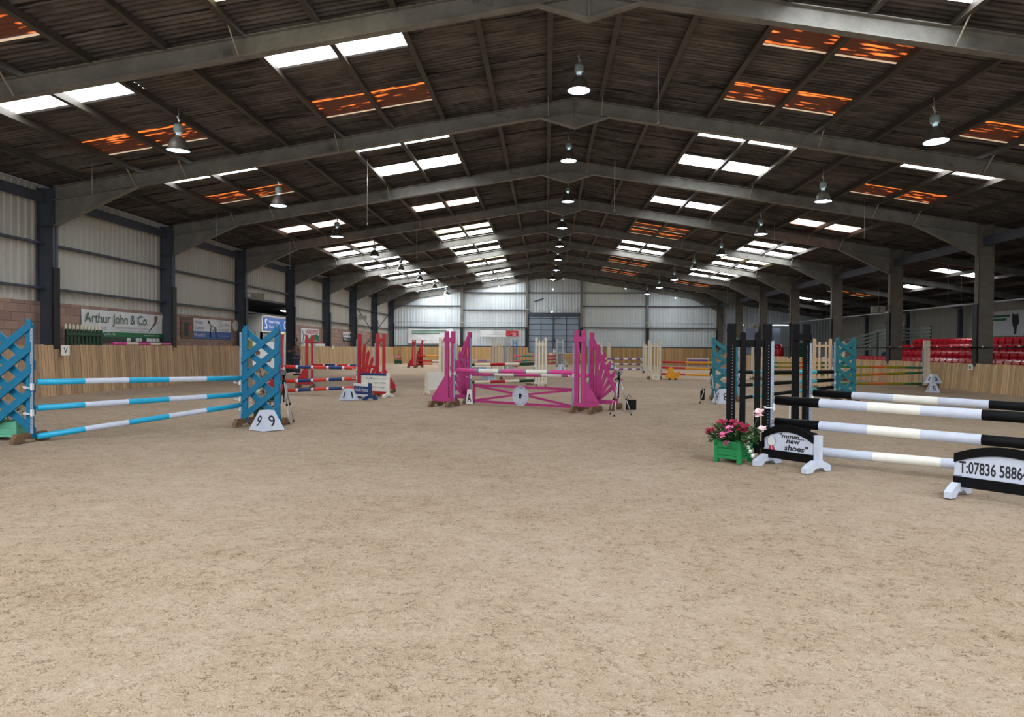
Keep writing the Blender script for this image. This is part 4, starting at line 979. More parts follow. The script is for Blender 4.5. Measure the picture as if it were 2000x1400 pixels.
wing_h('black twin-post wing off the right edge, rear end', aK+dF*(LF+.22), R(-30), BLACK, (.63,), .085, 1.8, 1, fm=BLACK, gus=False)
# white stick by the rear wing
t = thing('marker_stick', 'short pointed white stick standing by the rear black wing', 'stick', gp(1543, 848), 0)
mb = MB(); mb.prism([(-.02, 0), (.02, 0), (.02, .58), (0, .64), (-.02, .58)], -.012, .012); mb.build('stick', WHITE, t)
def arch_board(label, p, rz, Wd, draw):
    t = thing('filler_board', label, 'filler board', p, rz); h0, h1, hs = .13, .50, .40
    def arc(x, add): return hs+(h1-hs)*(1-(x/(Wd/2))**2)+add
    N_ = 14; xs_ = [-Wd/2+Wd*i/N_ for i in range(N_+1)]
    mb = MB()
    for a, b in zip(xs_, xs_[1:]): mb.prism([(a, h0), (b, h0), (b, arc(b, 0)), (a, arc(a, 0))], -.012, .012)
    mb.build('panel', PALE, t)
    mb = MB()
    for a, b in zip(xs_, xs_[1:]): mb.prism([(a, arc(a, -.075)), (b, arc(b, -.075)), (b, arc(b, .012)), (a, arc(a, .012))], -.03, -.012)
    mb.build('arched_top_edge', BLACK, t)
    mb = MB(); mb.box(-Wd/2-.005, Wd/2-.0, -.03, -.012, h0-.04, h0+.06); mb.build('bottom_edge', BLACK, t)
    for x in (-Wd/2+.03, Wd/2+.03):
        mb = MB(); mb.box(x-.04, x+.04, -.012, .06, .05, hs+.02 if x > 0 else .2); mb.build('post', PALE, t)
        board_legs(t, x, PALE, .24, .11, .07)
    draw(t); return t
def draw_shoes(t):
    for s_, x, z, w_, h_ in (('"mmm...', .215, .375, .33, .060), ('new', .235, .312, .19, .046), ('shoes"', .275, .240, .32, .072)):
        lettering(s_, w_, h_, INK, t, lift_plane(x-.17, z, .0135), shear=.2, bold=.03)
    o = MB(); o.tube([(-.195, -.0135, .27), (-.195, -.014, .27)], .001, 4); 
    mb = MB()
    body = [(-.045, .0), (.04, .0), (.058, .05), (.045, .10), (.02, .125), (.028, .17), (.012, .20), (-.02, .195), (-.03, .15), (-.035, .12), (-.058, .085), (-.06, .04)]
    mb._f([mb.bm.verts.new((x, y, 0)) for x, y in body]); q = mb.build('painted_horse', PAPER, t, rec=False); q.matrix_basis = lift_plane(-.235, .24, .0135) @ Matrix.Scale(.92, 4)
    mb = MB(); pts = [(x, y, .0005) for x, y in body]; mb.tube(pts+[pts[0]], .0022, 4); k = mb.build('outline', INK, q); 
    mb = MB(); mb.tube([(-.058, .085, .0005), (-.085, .09, .0005), (-.06, .05, .0005)], .0025, 4); mb.tube([(.05, .09, .0005), (.08, .07, .0005), (.056, .05, .0005)], .0025, 4); mb.box(.005, .02, .185, .205, 0, .001); mb.build('outline', INK, q)
    for x in (-.02, .02):
        mb = MB(); mb._f([mb.bm.verts.new(v) for v in ((x-.012, .0, .0008), (x+.014, .0, .0008), (x+.022+(x > 0)*.02, -.06, .0008), (x+(x > 0)*.02-.022, -.06, .0008))]); mb.build('red_boot', INKR, q, rec=False)
        mb = MB(); mb._f([mb.bm.verts.new(v) for v in ((x+(x > 0)*.02-.022, -.06, .0008), (x+(x > 0)*.02+.022, -.06, .0008), (x+(x > 0)*.02+.026, -.078, .0008), (x+(x > 0)*.02-.022, -.078, .0008))]); mb.build('boot_toe', INK, q, rec=False)
def draw_tel(t): lettering('T:07836 588642', .62, .12, INK, t, lift_plane(-.085, .285, .0135), bold=.02)
f1a, f1b = gp(1492, 905), gp(1592, 921); rr = ang(f1a, f1b)
arch_board('white arched board reading "mmm... new shoes" with a painted horse', (f1a+f1b)/2+Vector((.0, .0, 0)), rr, (f1b-f1a).length-.03, draw_shoes)
f2a = gp(1864, 966); L2 = .88; f2b = f2a+Vector((cos(rr+.06), sin(rr+.06), 0))*L2
arch_board('white arched board with a telephone number at the right edge', (f2a+f2b)/2, rr+.06, L2, draw_tel)
fb = gp(1432, 901)
flower_box('bright green box of maroon and pink flowers by the black wing', fb+Vector((0, .0, 0)), R(-40), GREENBOX, .15, .15, .27,
           [(-.24, -.20, .37, .055, MAROON), (-.17, -.22, .39, .045, MAROON), (-.11, -.10, .45, .095, MAROON), (.02, -.16, .40, .075, PINKF), (-.03, -.23, .34, .06, PINKF), (.07, -.02, .43, .09, MAROON), (.16, -.02, .41, .085, MAROON), (.02, -.24, .24, .045, PINKF), (.22, -.10, .27, .05, MAROON), (-.02, .02, .47, .07, MAROON),
            (.26, .16, .60, .085, PALEF), (.31, .14, .40, .07, PALEF), (.23, -.07, .32, .03, WHITEF), (.24, -.10, .26, .032, WHITEF), (.25, -.11, .20, .034, WHITEF), (.27, -.10, .15, .034, WHITEF), (.30, -.09, .10, .034, WHITEF), (.33, -.08, .05, .03, WHITEF)], 420, .30, 11)

# ================================================================== lamps
def lamp_proto():
    t = thing('high_bay_lamp', '', 'lamp', (0, 0, 0))
    mb = MB(); mb.tube([(0, 0, .95), (0, 0, .56)], .012, 6); mb.beam((-.03, 0, .75), (.03, 0, .62), .04, .02); mb.build('hanging_bracket', ALU, t)
    mb = MB(); mb.lathe([(.0, .57), (.08, .56), (.10, .52), (.10, .42), (.085, .39), (.05, .38), (.05, .31)], 18); mb.build('gear_housing', mat('lamp_housing_grey', (130, 146, 146), .5, .1, 5), t)
    mb = MB(); mb.lathe([(.055, .32), (.09, .29), (.15, .22), (.19, .13), (.205, .05), (.245, .0)], 40, flute=.03); mb.build('reflector', mat('lamp_reflector', (104, 98, 90), .4, .15, 8, metal=.4), t, rec=False)
    mb = MB(); mb.lathe([(.19, .015), (.235, -.005)], 40); mb.build('glowing_rim', emit('lamp_rim_glow', (.55, .72, 1.0), 1.6, True), t, rec=False)
    mb = MB(); mb.lathe([(0, -.045), (.06, -.035), (.10, .0), (.11, .04)], 20); mb.build('bulb', emit('lamp_bulb_glow', (.82, .9, 1.0), LAMP_E, True), t, rec=False)
    return t
def copy_tree(o, parent=None):
    c = o.copy(); COL.objects.link(c); c.parent = parent
    for ch in o.children: copy_tree(ch, c)
    return c
lp = lamp_proto(); first = True
def put_lamp(x, y, z, label, tilt=0):
    global first
    o = lp if first else copy_tree(lp); first = False
    o.location = (x, y, z); o.rotation_euler = (R(tilt), R(tilt*.6), 0); o['label'] = label; o['group'] = 'high-bay lamps'
LY = [15.5+D*i for i in range(8)]
for i, y in enumerate(LY): put_lamp(.69+(-.03, -.06, .1, .02, .02, .02, 0, -.2)[i], y, 6.98+(.0, .08, .1, .1, .1, .1, .1, 0)[i]-.05, '%s lit bell lamp hanging under the ridge' % ORD[i])
for i, y in enumerate(LY): put_lamp(-8.08-.08*(i > 0), y-.1, 5.68, '%s bell lamp hanging over the left half' % ORD[i], 4 if i == 0 else 0)
for i, y in enumerate(LY): put_lamp(8.08, y-.1, 5.76, '%s bell lamp hanging over the right half' % ORD[i], -3 if i == 0 else 0)
for k, (x, y, Y) in enumerate(((1285, 242, 14.6), (1200, 413, 21), (717, 440, 21), (180, 378, 17.6), (814, 504, 27), (1688, 465, 24), (1833, 463, 27), (422, 478, 24), (566, 526, 30), (1512, 482, 30), (1421, 590, 40))):
    p_ = aty(x, y, Y); zt = zr(p_.x)-.0
    t = thing('hanging_hook', ['wire with hook hanging beside the nearest ridge lamp', 'thin wire with hook right of the ridge lamps', 'thin wire with hook before the second left skylights', 'wire hanging over the left kickboard banner', 'fine far wire left of the ridge lamps', 'long fine wire over the right half before the third frame', 'short wire near the second right column', 'wire hanging before the second left column', 'wire hanging before the third left column', 'fine wire over the middle of the right half', 'fine far wire over the teal wings'][k], 'hanging wire', (p_.x, p_.y, p_.z))
    mb = MB(); mb.tube([(0, 0, .06), (0, 0, zt-p_.z)], .006, 5); mb.build('wire', ALU, t)
    mb = MB(); mb.tube([(0, 0, .07), (.02, 0, .03), (0, 0, 0), (-.025, 0, .02)], .008, 5); mb.build('hook', ALU, t)
def flood(label, p, rz):
    t = thing('floodlight', label, 'floodlight', p, rz)
    mb = MB(); mb.tube([(-.35, 0, .05), (.25, 0, .05)], .02, 6); mb.build('bracket_arm', INKGR, t)
    for k, (x, a) in enumerate(((-.0, .4), (.28, -.3))):
        mb = MB(); mb.box(x-.12, x+.12, -.09, .05, -.2, .04); mb.box(x-.14, x+.14, -.11, -.09, -.22, .06); mb.build('lamp_head', mat('grey_lamp_head', (132, 130, 118), .6, .15, 5), t)
flood('pair of grey floodlights on the fourth left column', atx(497, 575, -12.85), R(20)); flood('grey floodlight on the seventh left column', atx(704, 618, -12.85), R(20))
v = atx(1714, 602, 14.05); flood('grey floodlights on the fourth right column above the seats', (14.02, 30.72, v.z), R(180)); flood('grey floodlight on the sixth right column', atx(1478, 634, 14.05), R(180))
# strip lights and conduit over the stand
mb = MB(); mb.tube([(16.5, 22, 3.22), (16.5, 60, 3.22)], .028, 8)
tag(mb.build('conduit_pipe', LGREY), 'long pale pipe hung over the seating stand', 'pipe')
for i, y in enumerate((26, 31.5, 38, 45, 52)):
    t = thing('strip_light', '%s unlit fluorescent strip light over the seating stand' % ORD[i], 'strip light', (17.4, y, 3.3), 0, 'strip lights over the stand')
    mb = MB(); mb.box(-.04, .04, -.75, .75, .02, .07); mb.build('housing', LGREY, t); mb = MB(); mb.tube([(0, -.72, 0), (0, .72, 0)], .025, 8); mb.build('tube', WHITE, t)
    mb = MB()
    for yy in (-.5, .5): mb.tube([(0, yy, .07), (0, yy, zr(17.4)-3.3-.04)], .006, 5)
    mb.build('suspension_rod', ALU, t)
for i, (x0, x1) in enumerate(((15.35, 16.1), (17.3, 20.0))):
    t = thing('strip_light', ['short lit white strip light at the far right gable', 'long lit white strip light at the far right gable'][i], 'strip light', ((x0+x1)/2, 59.5, 3.38), 0)
    hw = (x1-x0)/2; mb = MB(); mb.box(-hw, hw, -.04, .04, .03, .08); mb.build('housing', LGREY, t)
    mb = MB(); mb.tube([(-hw, 0, 0), (hw, 0, 0)], .04, 8); mb.build('tube', emit('cool_tube_glow', (.80, .86, 1), 5, True), t)
    mb = MB(); mb.tube([(-hw+.1, 0, .08), (-hw+.1, 0, zr(x0)-3.38-.08)], .008, 5); mb.build('suspension_rod', ALU, t); mb = MB(); mb.tube([(hw-.1, 0, .08), (hw-.1, 0, zr(x1)-3.38-.08)], .008, 5); mb.build('suspension_rod', ALU, t)
# string of small white bulbs on a black cable along the stand
t = thing('string_light', 'black cable with small white bulbs strung along the stand', 'string light', (0, 0, 0))
mb = MB(); pts = []
y = 20
while y < 60: pts.append((14.22+.02*sin(y*3), y, 1.52+.035*sin(y*2.1)*abs(sin(y*.5)))); y += .25
mb.tube(pts, .02, 6); mb.tube([(14.26, 20, 1.5), (14.26, 60, 1.5)], .014, 6); mb.build('cable', BLACKC, t)
for i in range(44):
    mb = MB(); mb.blob((14.17, 20.4+i*.9, 1.55+.01*sin(i)), .028, 1); mb.build('bulb', WHITE, t)

# ================================================================== seating stand
STAND = mat('stand_dark_steel', (60, 62, 66), .8, .2, 2)
RX = [17.6, 18.45, 19.3, 20.15, 21.0]
t = thing('seating_stand', 'stepped dark terrace carrying the rows of red seats', 'stand', (0, 0, 0))
for i, x in enumerate(RX):
    y1 = (42.4, 42.4, 40.8, 40.6, 40.6)[i]; zt = .62+.31*i-.02
    mb = MB(); mb.box(x-.45, x+.42, 22, y1, 0, zt); mb.build('tier', STAND, t)
def seat_mesh():
    mb = MB()
    prof_ = [(-.02, .12), (-.05, .20), (-.06, .30), (-.10, .44), (-.115, .47)]
    # tip-up seat: folded pan in front of a rounded back
    for sgn, yy in ((1, .21),):
        pass
    back = [(.02, .02), (.0, .12), (.03, .30), (.075, .46), (.10, .47), (.09, .44), (.05, .29), (.02, .12), (.04, .02)]
    for k, (y0, y1, dx) in enumerate(((-.22, -.15, -.015), (-.15, .15, 0), (.15, .22, -.015))):
        mb.prism([(x+dx, z) for x, z in back[:5]]+[(x+dx, z) for x, z in back[5:]], y0, y1)
    pan = [(-.06, .0), (-.13, .10), (-.14, .30), (-.10, .40), (-.06, .42), (-.05, .38), (-.09, .28), (-.08, .10), (-.03, .02)]
    mb.prism(pan, -.205, .205)
    bmesh.ops.bevel(mb.bm, geom=mb.bm.edges[:], offset=.008, segments=1, affect='EDGES')
    return mb
s0 = seat_mesh().build('stand_seat', SEATM)
firsts = True; RN = ['front', 'second', 'third', 'fourth', 'back']
for i, x in enumerate(RX[:5]):
    y1 = (42.2, 37.5, 40.6, 40.4, 0)[i]; y = 26.2
    if i == 4: continue
    while y < (42.2, 38.4, 40.6, 40.4)[i]:
        if (i == 2 and abs(y-28.0) < .45) or (i == 1 and abs(y-39.2) < .45): y += .5; continue
        o = s0 if firsts else s0.copy()
        if not firsts: COL.objects.link(o)
        firsts = False
        o.location = (x+.1, y, .62+.31*i); o.rotation_euler = (0, 0, 0)
        tag(o, 'red plastic tip-up seat, %s from the near end of the %s row' % (nth(int(round((y-26.2)/.5))+1), RN[i]), 'seat', 'red seats, %s row' % RN[i]); y += .5
# stair rails left of the seats
t = thing('stair_railing', 'grey sloping board railing of the stand stairs', 'railing', (0, 0, 0))
for k in range(5):
    mb = MB(); a = Vector((17.6, 43.6, 1.05+.22*k)); b = Vector((21.1, 43.3, 2.05+.22*k)); mb.beam(a, b, .03, .11); mb.build('rail_board', mat('grey_green_board', (112, 120, 112), .7, .12, 3), t)
for a in ((17.7, 43.6), (19.6, 43.4), (21.1, 43.3)):
    mb = MB(); mb.box(a[0]-.04, a[0]+.04, a[1], a[1]+.06, 0, 1.9+(a[0]-17.6)*.3); mb.build('rail_post', STAND, t)
t = thing('railing', 'grey horizontal board railing at the back of the stand', 'railing', (0, 0, 0))
for k in range(4):
    mb = MB(); mb.box(21.5, 21.54, 41.2, 44.5, 2.0+.2*k, 2.1+.2*k); mb.build('rail_board', MATS['grey_green_board'], t)
mb = MB(); mb.box(21.54, 21.6, 41.3, 41.4, 0, 2.8); mb.box(21.54, 21.6, 44.3, 44.4, 0, 2.8); mb.build('rail_post', STAND, t)
# horse banner on the back wall
t = thing('wall_banner', 'white banner with a dark horse head above the red seats', 'banner', (24.35, 39.0, 2.9), R(-90))
mb = MB(); mb.box(-2.2, 1.25, 0, .02, -.72, .62); mb.build('sheet', PAPER, t)
mb = MB(); mb._f([mb.bm.verts.new((.30+x*1.0, y*1.0, 0)) for x, y in [(-.02, .48), (.10, .42), (.30, .40), (.42, .45), (.50, .2), (.5, -.1), (.36, -.2), (.30, -.62), (.14, -.62), (.12, -.3), (.02, -.2), (-.04, .1)]]); o = mb.build('printed_horse_head', mat('horse_print', (40, 38, 52), .6, .3, 5), t, rec=False); o.matrix_basis = lift_plane(0, 0, .006)
for z0, z1, x1 in ((.30, .42, .05), (.12, .24, -.2)):
    mb = MB(); mb.box(-2.0, x1, -.006, 0, z0, z1); mb.build('green_band', VGREEN, t)
# cabinet, ladder and door at the far right
t = thing('cabinet', 'white cabinet with green door panel behind the far olive poles', 'cabinet', (aty(1577, 686, 52).x, 52, 0), 0)
mb = MB(); mb.box(-1.0, 2.4, 0, .4, 0, 1.95); mb.build('body', LGREY, t); mb = MB(); mb.box(-.62, -.1, -.02, 0, .5, 1.85); mb.build('green_panel', mat('green_panel', (20, 96, 80), .6, .1, 4), t)
t = thing('plastic_barrel', 'red plastic tub behind the black wings', 'tub', (aty(1520, 690, 50).x, 50, 0), 0)
mb = MB(); mb.lathe([(0, 0), (.3, 0), (.4, 1.4), (.2, 1.75), (0, 1.75)], 20); mb.build('tub_body', SEATM, t)
t = thing('wall_cupboard', 'light grey wall cupboard under the far right strip light', 'cupboard', (17.7, 59.9, 2.0), 0)
mb = MB(); mb.box(-1.3, 1.5, 0, .4, -.75, 1.15); mb.build('body', mat('cool_grey_paint', (170, 176, 196), .6, .05, 3), t)
for x in (-.6, .2, .95): mb = MB(); mb.box(x-.01, x+.01, -.01, 0, -.7, 1.1); mb.build('door_gap', INKGR, t)
# seated people
SKIN = mat('skin', (196, 148, 122), .6, .05, 5)
def skin_fig(name, joints, edges, m, parent, sub=2):
    me = bpy.data.meshes.new(name); me.from_pydata([j[0] for j in joints], edges, []); o = bpy.data.objects.new(name, me); COL.objects.link(o)
    o.modifiers.new('s', 'SKIN'); sv = me.skin_vertices[0].data
    for v, j in zip(sv, joints): v.radius = j[1] if isinstance(j[1], tuple) else (j[1], j[1])
    sv[0].use_root = True
    ss = o.modifiers.new('u', 'SUBSURF'); ss.levels = sub; ss.render_levels = sub
    me.materials.append(m); o.parent = parent; return o
def head(t, c, hairm, cap=None, face=(0, -1), r=.098):
    mb = MB(); mb.blob(c, r, 3, (.82, .95, 1.18)); f = Vector((face[0], face[1], 0)); s_ = Vector((-f.y, f.x, 0)); c = Vector(c)
    mb.blob(c+f*r*.95+Vector((0, 0, -.01)), .016, 1, (1, 1, 1.3)); 
    for k in (-1, 1): mb.blob(c+s_*r*.82*k, .02, 1, (.7, .7, 1.3))
    mb.tube([c-Vector((0, 0, .08)), c-Vector((0, 0, .18))], .05, 12); h = mb.build('head', SKIN, t)
    mb = MB()
    for k in (-1, 1): mb.blob(c+f*r*.86+s_*.032*k+Vector((0, 0, .02)), .010, 1)
    mb.build('eyes', INK, h)
    mb = MB(); mb.tube([c+f*r*.90+s_*.022-Vector((0, 0, .045)), c+f*r*.92-Vector((0, 0, .048)), c+f*r*.90-s_*.022-Vector((0, 0, .045))], .004, 5); mb.build('mouth', INKR, h)
    mb = MB(); mb.blob(c+Vector((0, 0, .025))-f*.018, r*1.06, 2, (.86, .98, 1.12), .02)
    for v in list(mb.bm.verts):
        q = v.co-c
        if q.dot(f) > r*.35 and q.z < .05: v.co -= f*.06
    mb.build('cap' if cap else 'hair', cap or hairm, t)
JACK = mat('brown_jacket', (124, 108, 94), .8, .15, 12, .2); JEANS = mat('dark_blue_jeans', (44, 62, 108), .8, .12, 14); BLKC = mat('black_coat', (16, 16, 20), .8, .2, 6)
pp = gp(580, 733)
t = thing('person', 'person in a brown jacket, cap and jeans standing by the left opening', 'person', pp, R(14))
t.scale = (1.05, 1.05, 1.05)
J = [((0, 0, .95), (.19, .19)), ((0, 0, 1.15), (.20, .20)), ((0, .01, 1.34), (.19, .19)), ((0, .01, 1.48), (.08, .08)),
     ((-.02, -.20, 1.38), .085), ((-.04, -.26, 1.14), .078), ((-.25, -.17, 1.12), .058), ((-.02, .20, 1.38), .085), ((-.04, .26, 1.14), .078), ((-.25, .12, 1.10), .058), ((0, 0, .82), (.18, .17))]
J = [((j[0][0], j[0][1], j[0][2]), j[1]) for j in J]
body = skin_fig('torso_jacket', J, [(0, 1), (1, 2), (2, 3), (2, 4), (4, 5), (5, 6), (2, 7), (7, 8), (8, 9), (0, 10)], JACK, t)
skin_fig('jeans', [((0, 0, .9), (.14, .14)), ((0, -.09, .82), .11), ((-.01, -.10, .48), .085), ((0, -.10, .10), .07), ((0, .09, .82), .11), ((.04, .10, .48), .085), ((.09, .10, .10), .07)], [(0, 1), (1, 2), (2, 3), (0, 4), (4, 5), (5, 6)], JEANS, t)
for y in (-.10, .10):
    mb = MB(); mb.blob((-.05+(y > 0)*.10, y, .045), .05, 2, (2.5, .9, .85)); mb.build('boot', BLACKC, t)
for sy, (hx, hy, hz) in ((-1, (-.28, -.16, 1.12)), (1, (-.28, .11, 1.10))):
    jt = [((hx, hy, hz), .03), ((hx-.06, hy, hz), .034)]; ed = [(0, 1)]
    for q in range(4):
        n0 = len(jt); y0 = hy+(-.03+.02*q); ln = (.028, .034, .032, .024)[q]
        jt += [((hx-.085, y0, hz), .009), ((hx-.085-ln, y0, hz-.008), .0085), ((hx-.08-ln, y0, hz-.032), .008)]; ed += [(1, n0), (n0, n0+1), (n0+1, n0+2)]
    n0 = len(jt); jt += [((hx-.03, hy-.035*sy, hz+.02), .010), ((hx-.065, hy-.048*sy, hz+.02), .009)]; ed += [(0, n0), (n0, n0+1)]
    skin_fig('hand', jt, ed, SKIN, t, 1)
head(t, (-.04, 0, 1.62), INK, mat('grey_cap', (110, 104, 104), .8, .1, 8), (-1, 0))
# ---- figures in the stand
def seated(label, x, y, z, coat, rz, trm):
    t = thing('person', label, 'person', (x, y, z), rz)
    skin_fig('coat', [((0, 0, .12), (.16, .14)), ((0, .03, .40), (.17, .12)), ((0, .04, .56), (.08, .07)), ((-.19, .02, .50), .065), ((-.22, -.10, .28), .055), ((-.06, -.28, .24), .045), ((.19, .02, .50), .065), ((.22, -.10, .28), .055), ((.06, -.28, .24), .045)], [(0, 1), (1, 2), (1, 3), (3, 4), (4, 5), (1, 6), (6, 7), (7, 8)], coat, t)
    skin_fig('trousers', [((0, 0, .10), (.14, .12)), ((-.1, -.1, .10), .09), ((-.12, -.46, .12), .07), ((-.12, -.5, -.26), .055), ((.1, -.1, .10), .09), ((.12, -.46, .12), .07), ((.12, -.5, -.26), .055)], [(0, 1), (1, 2), (2, 3), (0, 4), (4, 5), (5, 6)], trm, t)
    for k in (-1, 1): mb = MB(); mb.blob((k*.05, -.33, .24), .04, 2, (1, 1.3, .6)); mb.build('hand', SKIN, t); mb = MB(); mb.blob((k*.12, -.56, -.29), .05, 2, (.9, 2, .8)); mb.build('shoe', WHITE, t)
    head(t, (0, .0, .74), INK, None, (0, -1)); return t
seated('person in a black coat seated in the third row at the right edge', 19.28, 28.0, .62+.62+.2, BLKC, R(-90), BLKC)
seated('person in dark clothes sitting beside the fourth right column', 18.42, 39.2, .62+.31+.2, BLKC, R(-70), JEANS)

# ================================================================== left wall items
def on_left(name, label, cat, y0, y1, z0, z1, m, dx=.015, curl=.0):
    """flat sheet hung on the left wall; local x runs along the wall, z up"""
    t = thing(name, label, cat, (XW+.075, (y0+y1)/2, (z0+z1)/2), R(90))
    w_, h_ = (y1-y0), (z1-z0); mb = MB(); nx = 24
    V = [[mb.bm.verts.new((-w_/2+w_*i/nx, -dx-(.02*sin(i*.9+j)*curl), -h_/2+h_*j/4-curl*.04*sin(pi*i/nx)*(j == 4))) for i in range(nx+1)] for j in range(5)]
    for j in range(4):
        for i in range(nx): mb._f([V[j][i], V[j][i+1], V[j+1][i+1], V[j+1][i]], True)
    mb.quad((-w_/2, 0, -h_/2), (w_/2, 0, -h_/2), (w_/2, 0, h_/2), (-w_/2, 0, h_/2))
    mb.build('sheet', m, t, rec=False); return t, w_, h_
def patch(t, x0, x1, z0, z1, m, off=.03, name='printed_band'):
    mb = MB(); mb.box(x0, x1, -off-.002, -off, z0, z1); return mb.build(name, m, t)
t, w_, h_ = on_left('wall_banner', 'long white banner with green lower band on the left blockwork', 'banner', 20.25, 24.65, 1.50, 2.47, PAPER, .015, 1)
patch(t, -w_/2, w_/2, -.32, -.17, VGREEN, .045); patch(t, -w_/2, w_/2, -.47, -.32, VDARK, .045)
lettering('Arthur John & Co.', 3.35, .40, INKG, t, lift_plane(-.42, .20, .048), name='lettering')
lettering('Suppliers of Equestrian Products', 1.9, .09, INKGR, t, lift_plane(.3, -.02, .048)); lettering('07922 22 29', .9, .09, INKGR, t, lift_plane(-1.5, -.06, .048)); lettering('Main dealers for leading brands', 1.9, .05, INKGR, t, lift_plane(.6, -.12, .048))
lettering('Cowbridge, CF71 7YB', .95, .09, PAPER, t, lift_plane(-1.1, -.245, .049)); lettering('www.arthurjohn.co.uk', .95, .07, PAPER, t, lift_plane(1.45, -.245, .049))
for x0, x1 in ((.0, .2), (.5, .72), (.74, .86), (1.15, 1.5), (1.52, 1.7), (1.72, 1.95)): patch(t, x0, x1, -.45, -.34, PAPER, .05, 'logo_patch')
mb = MB(); mb.tube([(1.75, -.05, .42), (1.7, -.05, .2), (1.3, -.05, -.1)], [.05, .03, .01], 6); mb.build('bridle_print', BROWNP, t)
t, w_, h_ = on_left('wall_sign', 'white and blue veterinary sign with a horse drawing on the left wall', 'sign', 26.9, 30.15, 1.68, 2.47, PAPER, .01)
patch(t, -w_/2, w_/2, -h_/2, -.10, VBLUE, .012)
lettering('Wales', .62, .16, INKB, t, lift_plane(-1.2, .26, .014)); lettering('Equine', .7, .2, INKB, t, lift_plane(-1.18, .03, .014)); lettering('Hospital', .85, .19, PAPER, t, lift_plane(-1.15, -.26, .016))
lettering('Bridgend', .4, .06, INKGR, t, lift_plane(.6, .33, .014)); lettering('01656 738555', .92, .12, INKGR, t, lift_plane(1.0, .21, .014)); lettering('Newport', .4, .06, INKGR, t, lift_plane(.6, .10, .014)); lettering('01633 860371', .92, .12, INKGR, t, lift_plane(1.0, -.02, .014)); lettering('www.walesequine.co.uk', 1.0, .07, PAPER, t, lift_plane(.95, -.26, .016))
mb = MB()
for P_ in ([(-.35, .3), (-.2, .12), (.1, .1), (.3, -.02), (.35, -.3)], [(-.2, .12), (-.25, -.1), (-.2, -.35)], [(-.15, .0), (.0, -.08), (.15, -.03)], [(.1, .1), (.18, -.12), (.25, -.34)], [(-.25, -.1), (-.32, -.22), (-.3, -.36)]): mb.tube([(x, -.016, z) for x, z in P_], .015, 5)
mb.blob((-.38, -.015, .28), .07, 1, (1, .1, 1.2)); mb.build('horse_drawing', INK, t)
t, w_, h_ = on_left('wall_poster', 'dim brown photo poster beside the veterinary sign', 'poster', 25.95, 26.85, 1.68, 2.47, BROWNP, .01)
patch(t, -.2, .1, -.3, .2, INK, .012, 'printed_horse'); patch(t, .2, .35, -.1, .1, INKR, .012, 'printed_figure')
t = thing('wall_clock', 'round pale wall clock right of the veterinary sign', 'clock', (XW+.07, 30.58, 2.28), R(90))
mb = MB(); mb.tube([(0, 0, 0), (0, -.05, 0)], .24, 30, smooth=False); mb.build('rim', CREAM, t); mb = MB(); mb.tube([(0, -.05, 0), (0, -.053, 0)], .2, 30, smooth=False); mb.build('dial', PAPER, t)
mb = MB(); mb.tube([(0, -.056, 0), (.0, -.056, .15)], .006, 4); mb.build('hand', INK, t); mb = MB(); mb.tube([(0, -.056, 0), (.08, -.056, .04)], .008, 4); mb.build('hand', INK, t)
t, w_, h_ = on_left('wall_sign', 'white sign with red lettering over a green hill on the left wall', 'sign', 38.95, 42.15, 1.62, 2.42, PAPER, .01)
mb = MB(); mb._f([mb.bm.verts.new((x, y, 0)) for x, y in [(-.9, -.4), (1.55, -.4), (1.55, .02), (1.1, .08), (.5, .05), (-.1, -.08), (-.6, -.22)]]); o = mb.build('green_hill', VGREEN, t, rec=False); o.matrix_basis = lift_plane(0, 0, .013)
lettering('HORSE SUPPLIES', 2.1, .26, INKR, t, lift_plane(.35, .22, .014), bold=.03); lettering('Tel 01656 658110', 1.3, .14, PAPER, t, lift_plane(.7, -.28, .016)); mb = MB(); mb.tube([(-1.4, -.014, .3), (-1.2, -.014, .0), (-1.3, -.014, -.35)], .02, 5); mb.tube([(-1.2, -.014, 0), (-.8, -.014, .05), (-.7, -.014, -.2)], .02, 5); mb.build('horse_drawing', INK, t)
t, w_, h_ = on_left('wall_sign', 'small white and dark green sign with black figures on the left wall', 'sign', 47.2, 49.2, 1.72, 2.38, PAPER, .01)
patch(t, -1.0, 1.0, -.33, -.02, VDARK, .012)
for x in (-.55, -.1, .35, .75): mb = MB(); mb.blob((x, -.014, .14), .12, 1, (1.2, .05, 1), .1); mb.build('black_figure', INK, t)
lettering('PONY CLUB', 1.6, .12, PAPER, t, lift_plane(0, -.17, .015))
# green picket fence stored behind the kickboard
t = thing('picket_panel', 'dark green picket filler with cream tips behind the left kickboard', 'picket filler', (XL-.28, 20.3, 0), R(90))
for i in range(10):
    x = -.82+i*.165; ln = -.10+.02*i; mb = MB(); mb.beam((x, 0, .5), (x+ln*.3, 0, 1.86), .09, .03, (0, 1, 0)); pk_ = mb.build('picket', DGREEN, t)
    mb = MB(); mb.prism([(x+ln*.3-.045, 1.84), (x+ln*.3+.045, 1.84), (x+ln*.3+.045, 1.95), (x+ln*.3, 2.02), (x+ln*.3-.045, 1.95)], .02, .045); mb.build('picket_tip', CREAM, pk_)
for z in (.7, 1.68): mb = MB(); mb.box(-.92, .78, -.05, -.02, z, z+.08); mb.build('rail', DGREEN, t)
pole('pink and cream pole lying along the top of the left kickboard', Vector((XL-.02, 21.15, 0)), 1.46, Vector((XL-.02, 24.5, 0)), 1.46, [(PINKP, 1), (CREAM, .9), (PINKP, 1), (CREAM, .9), (PINKP, 1)], .045)
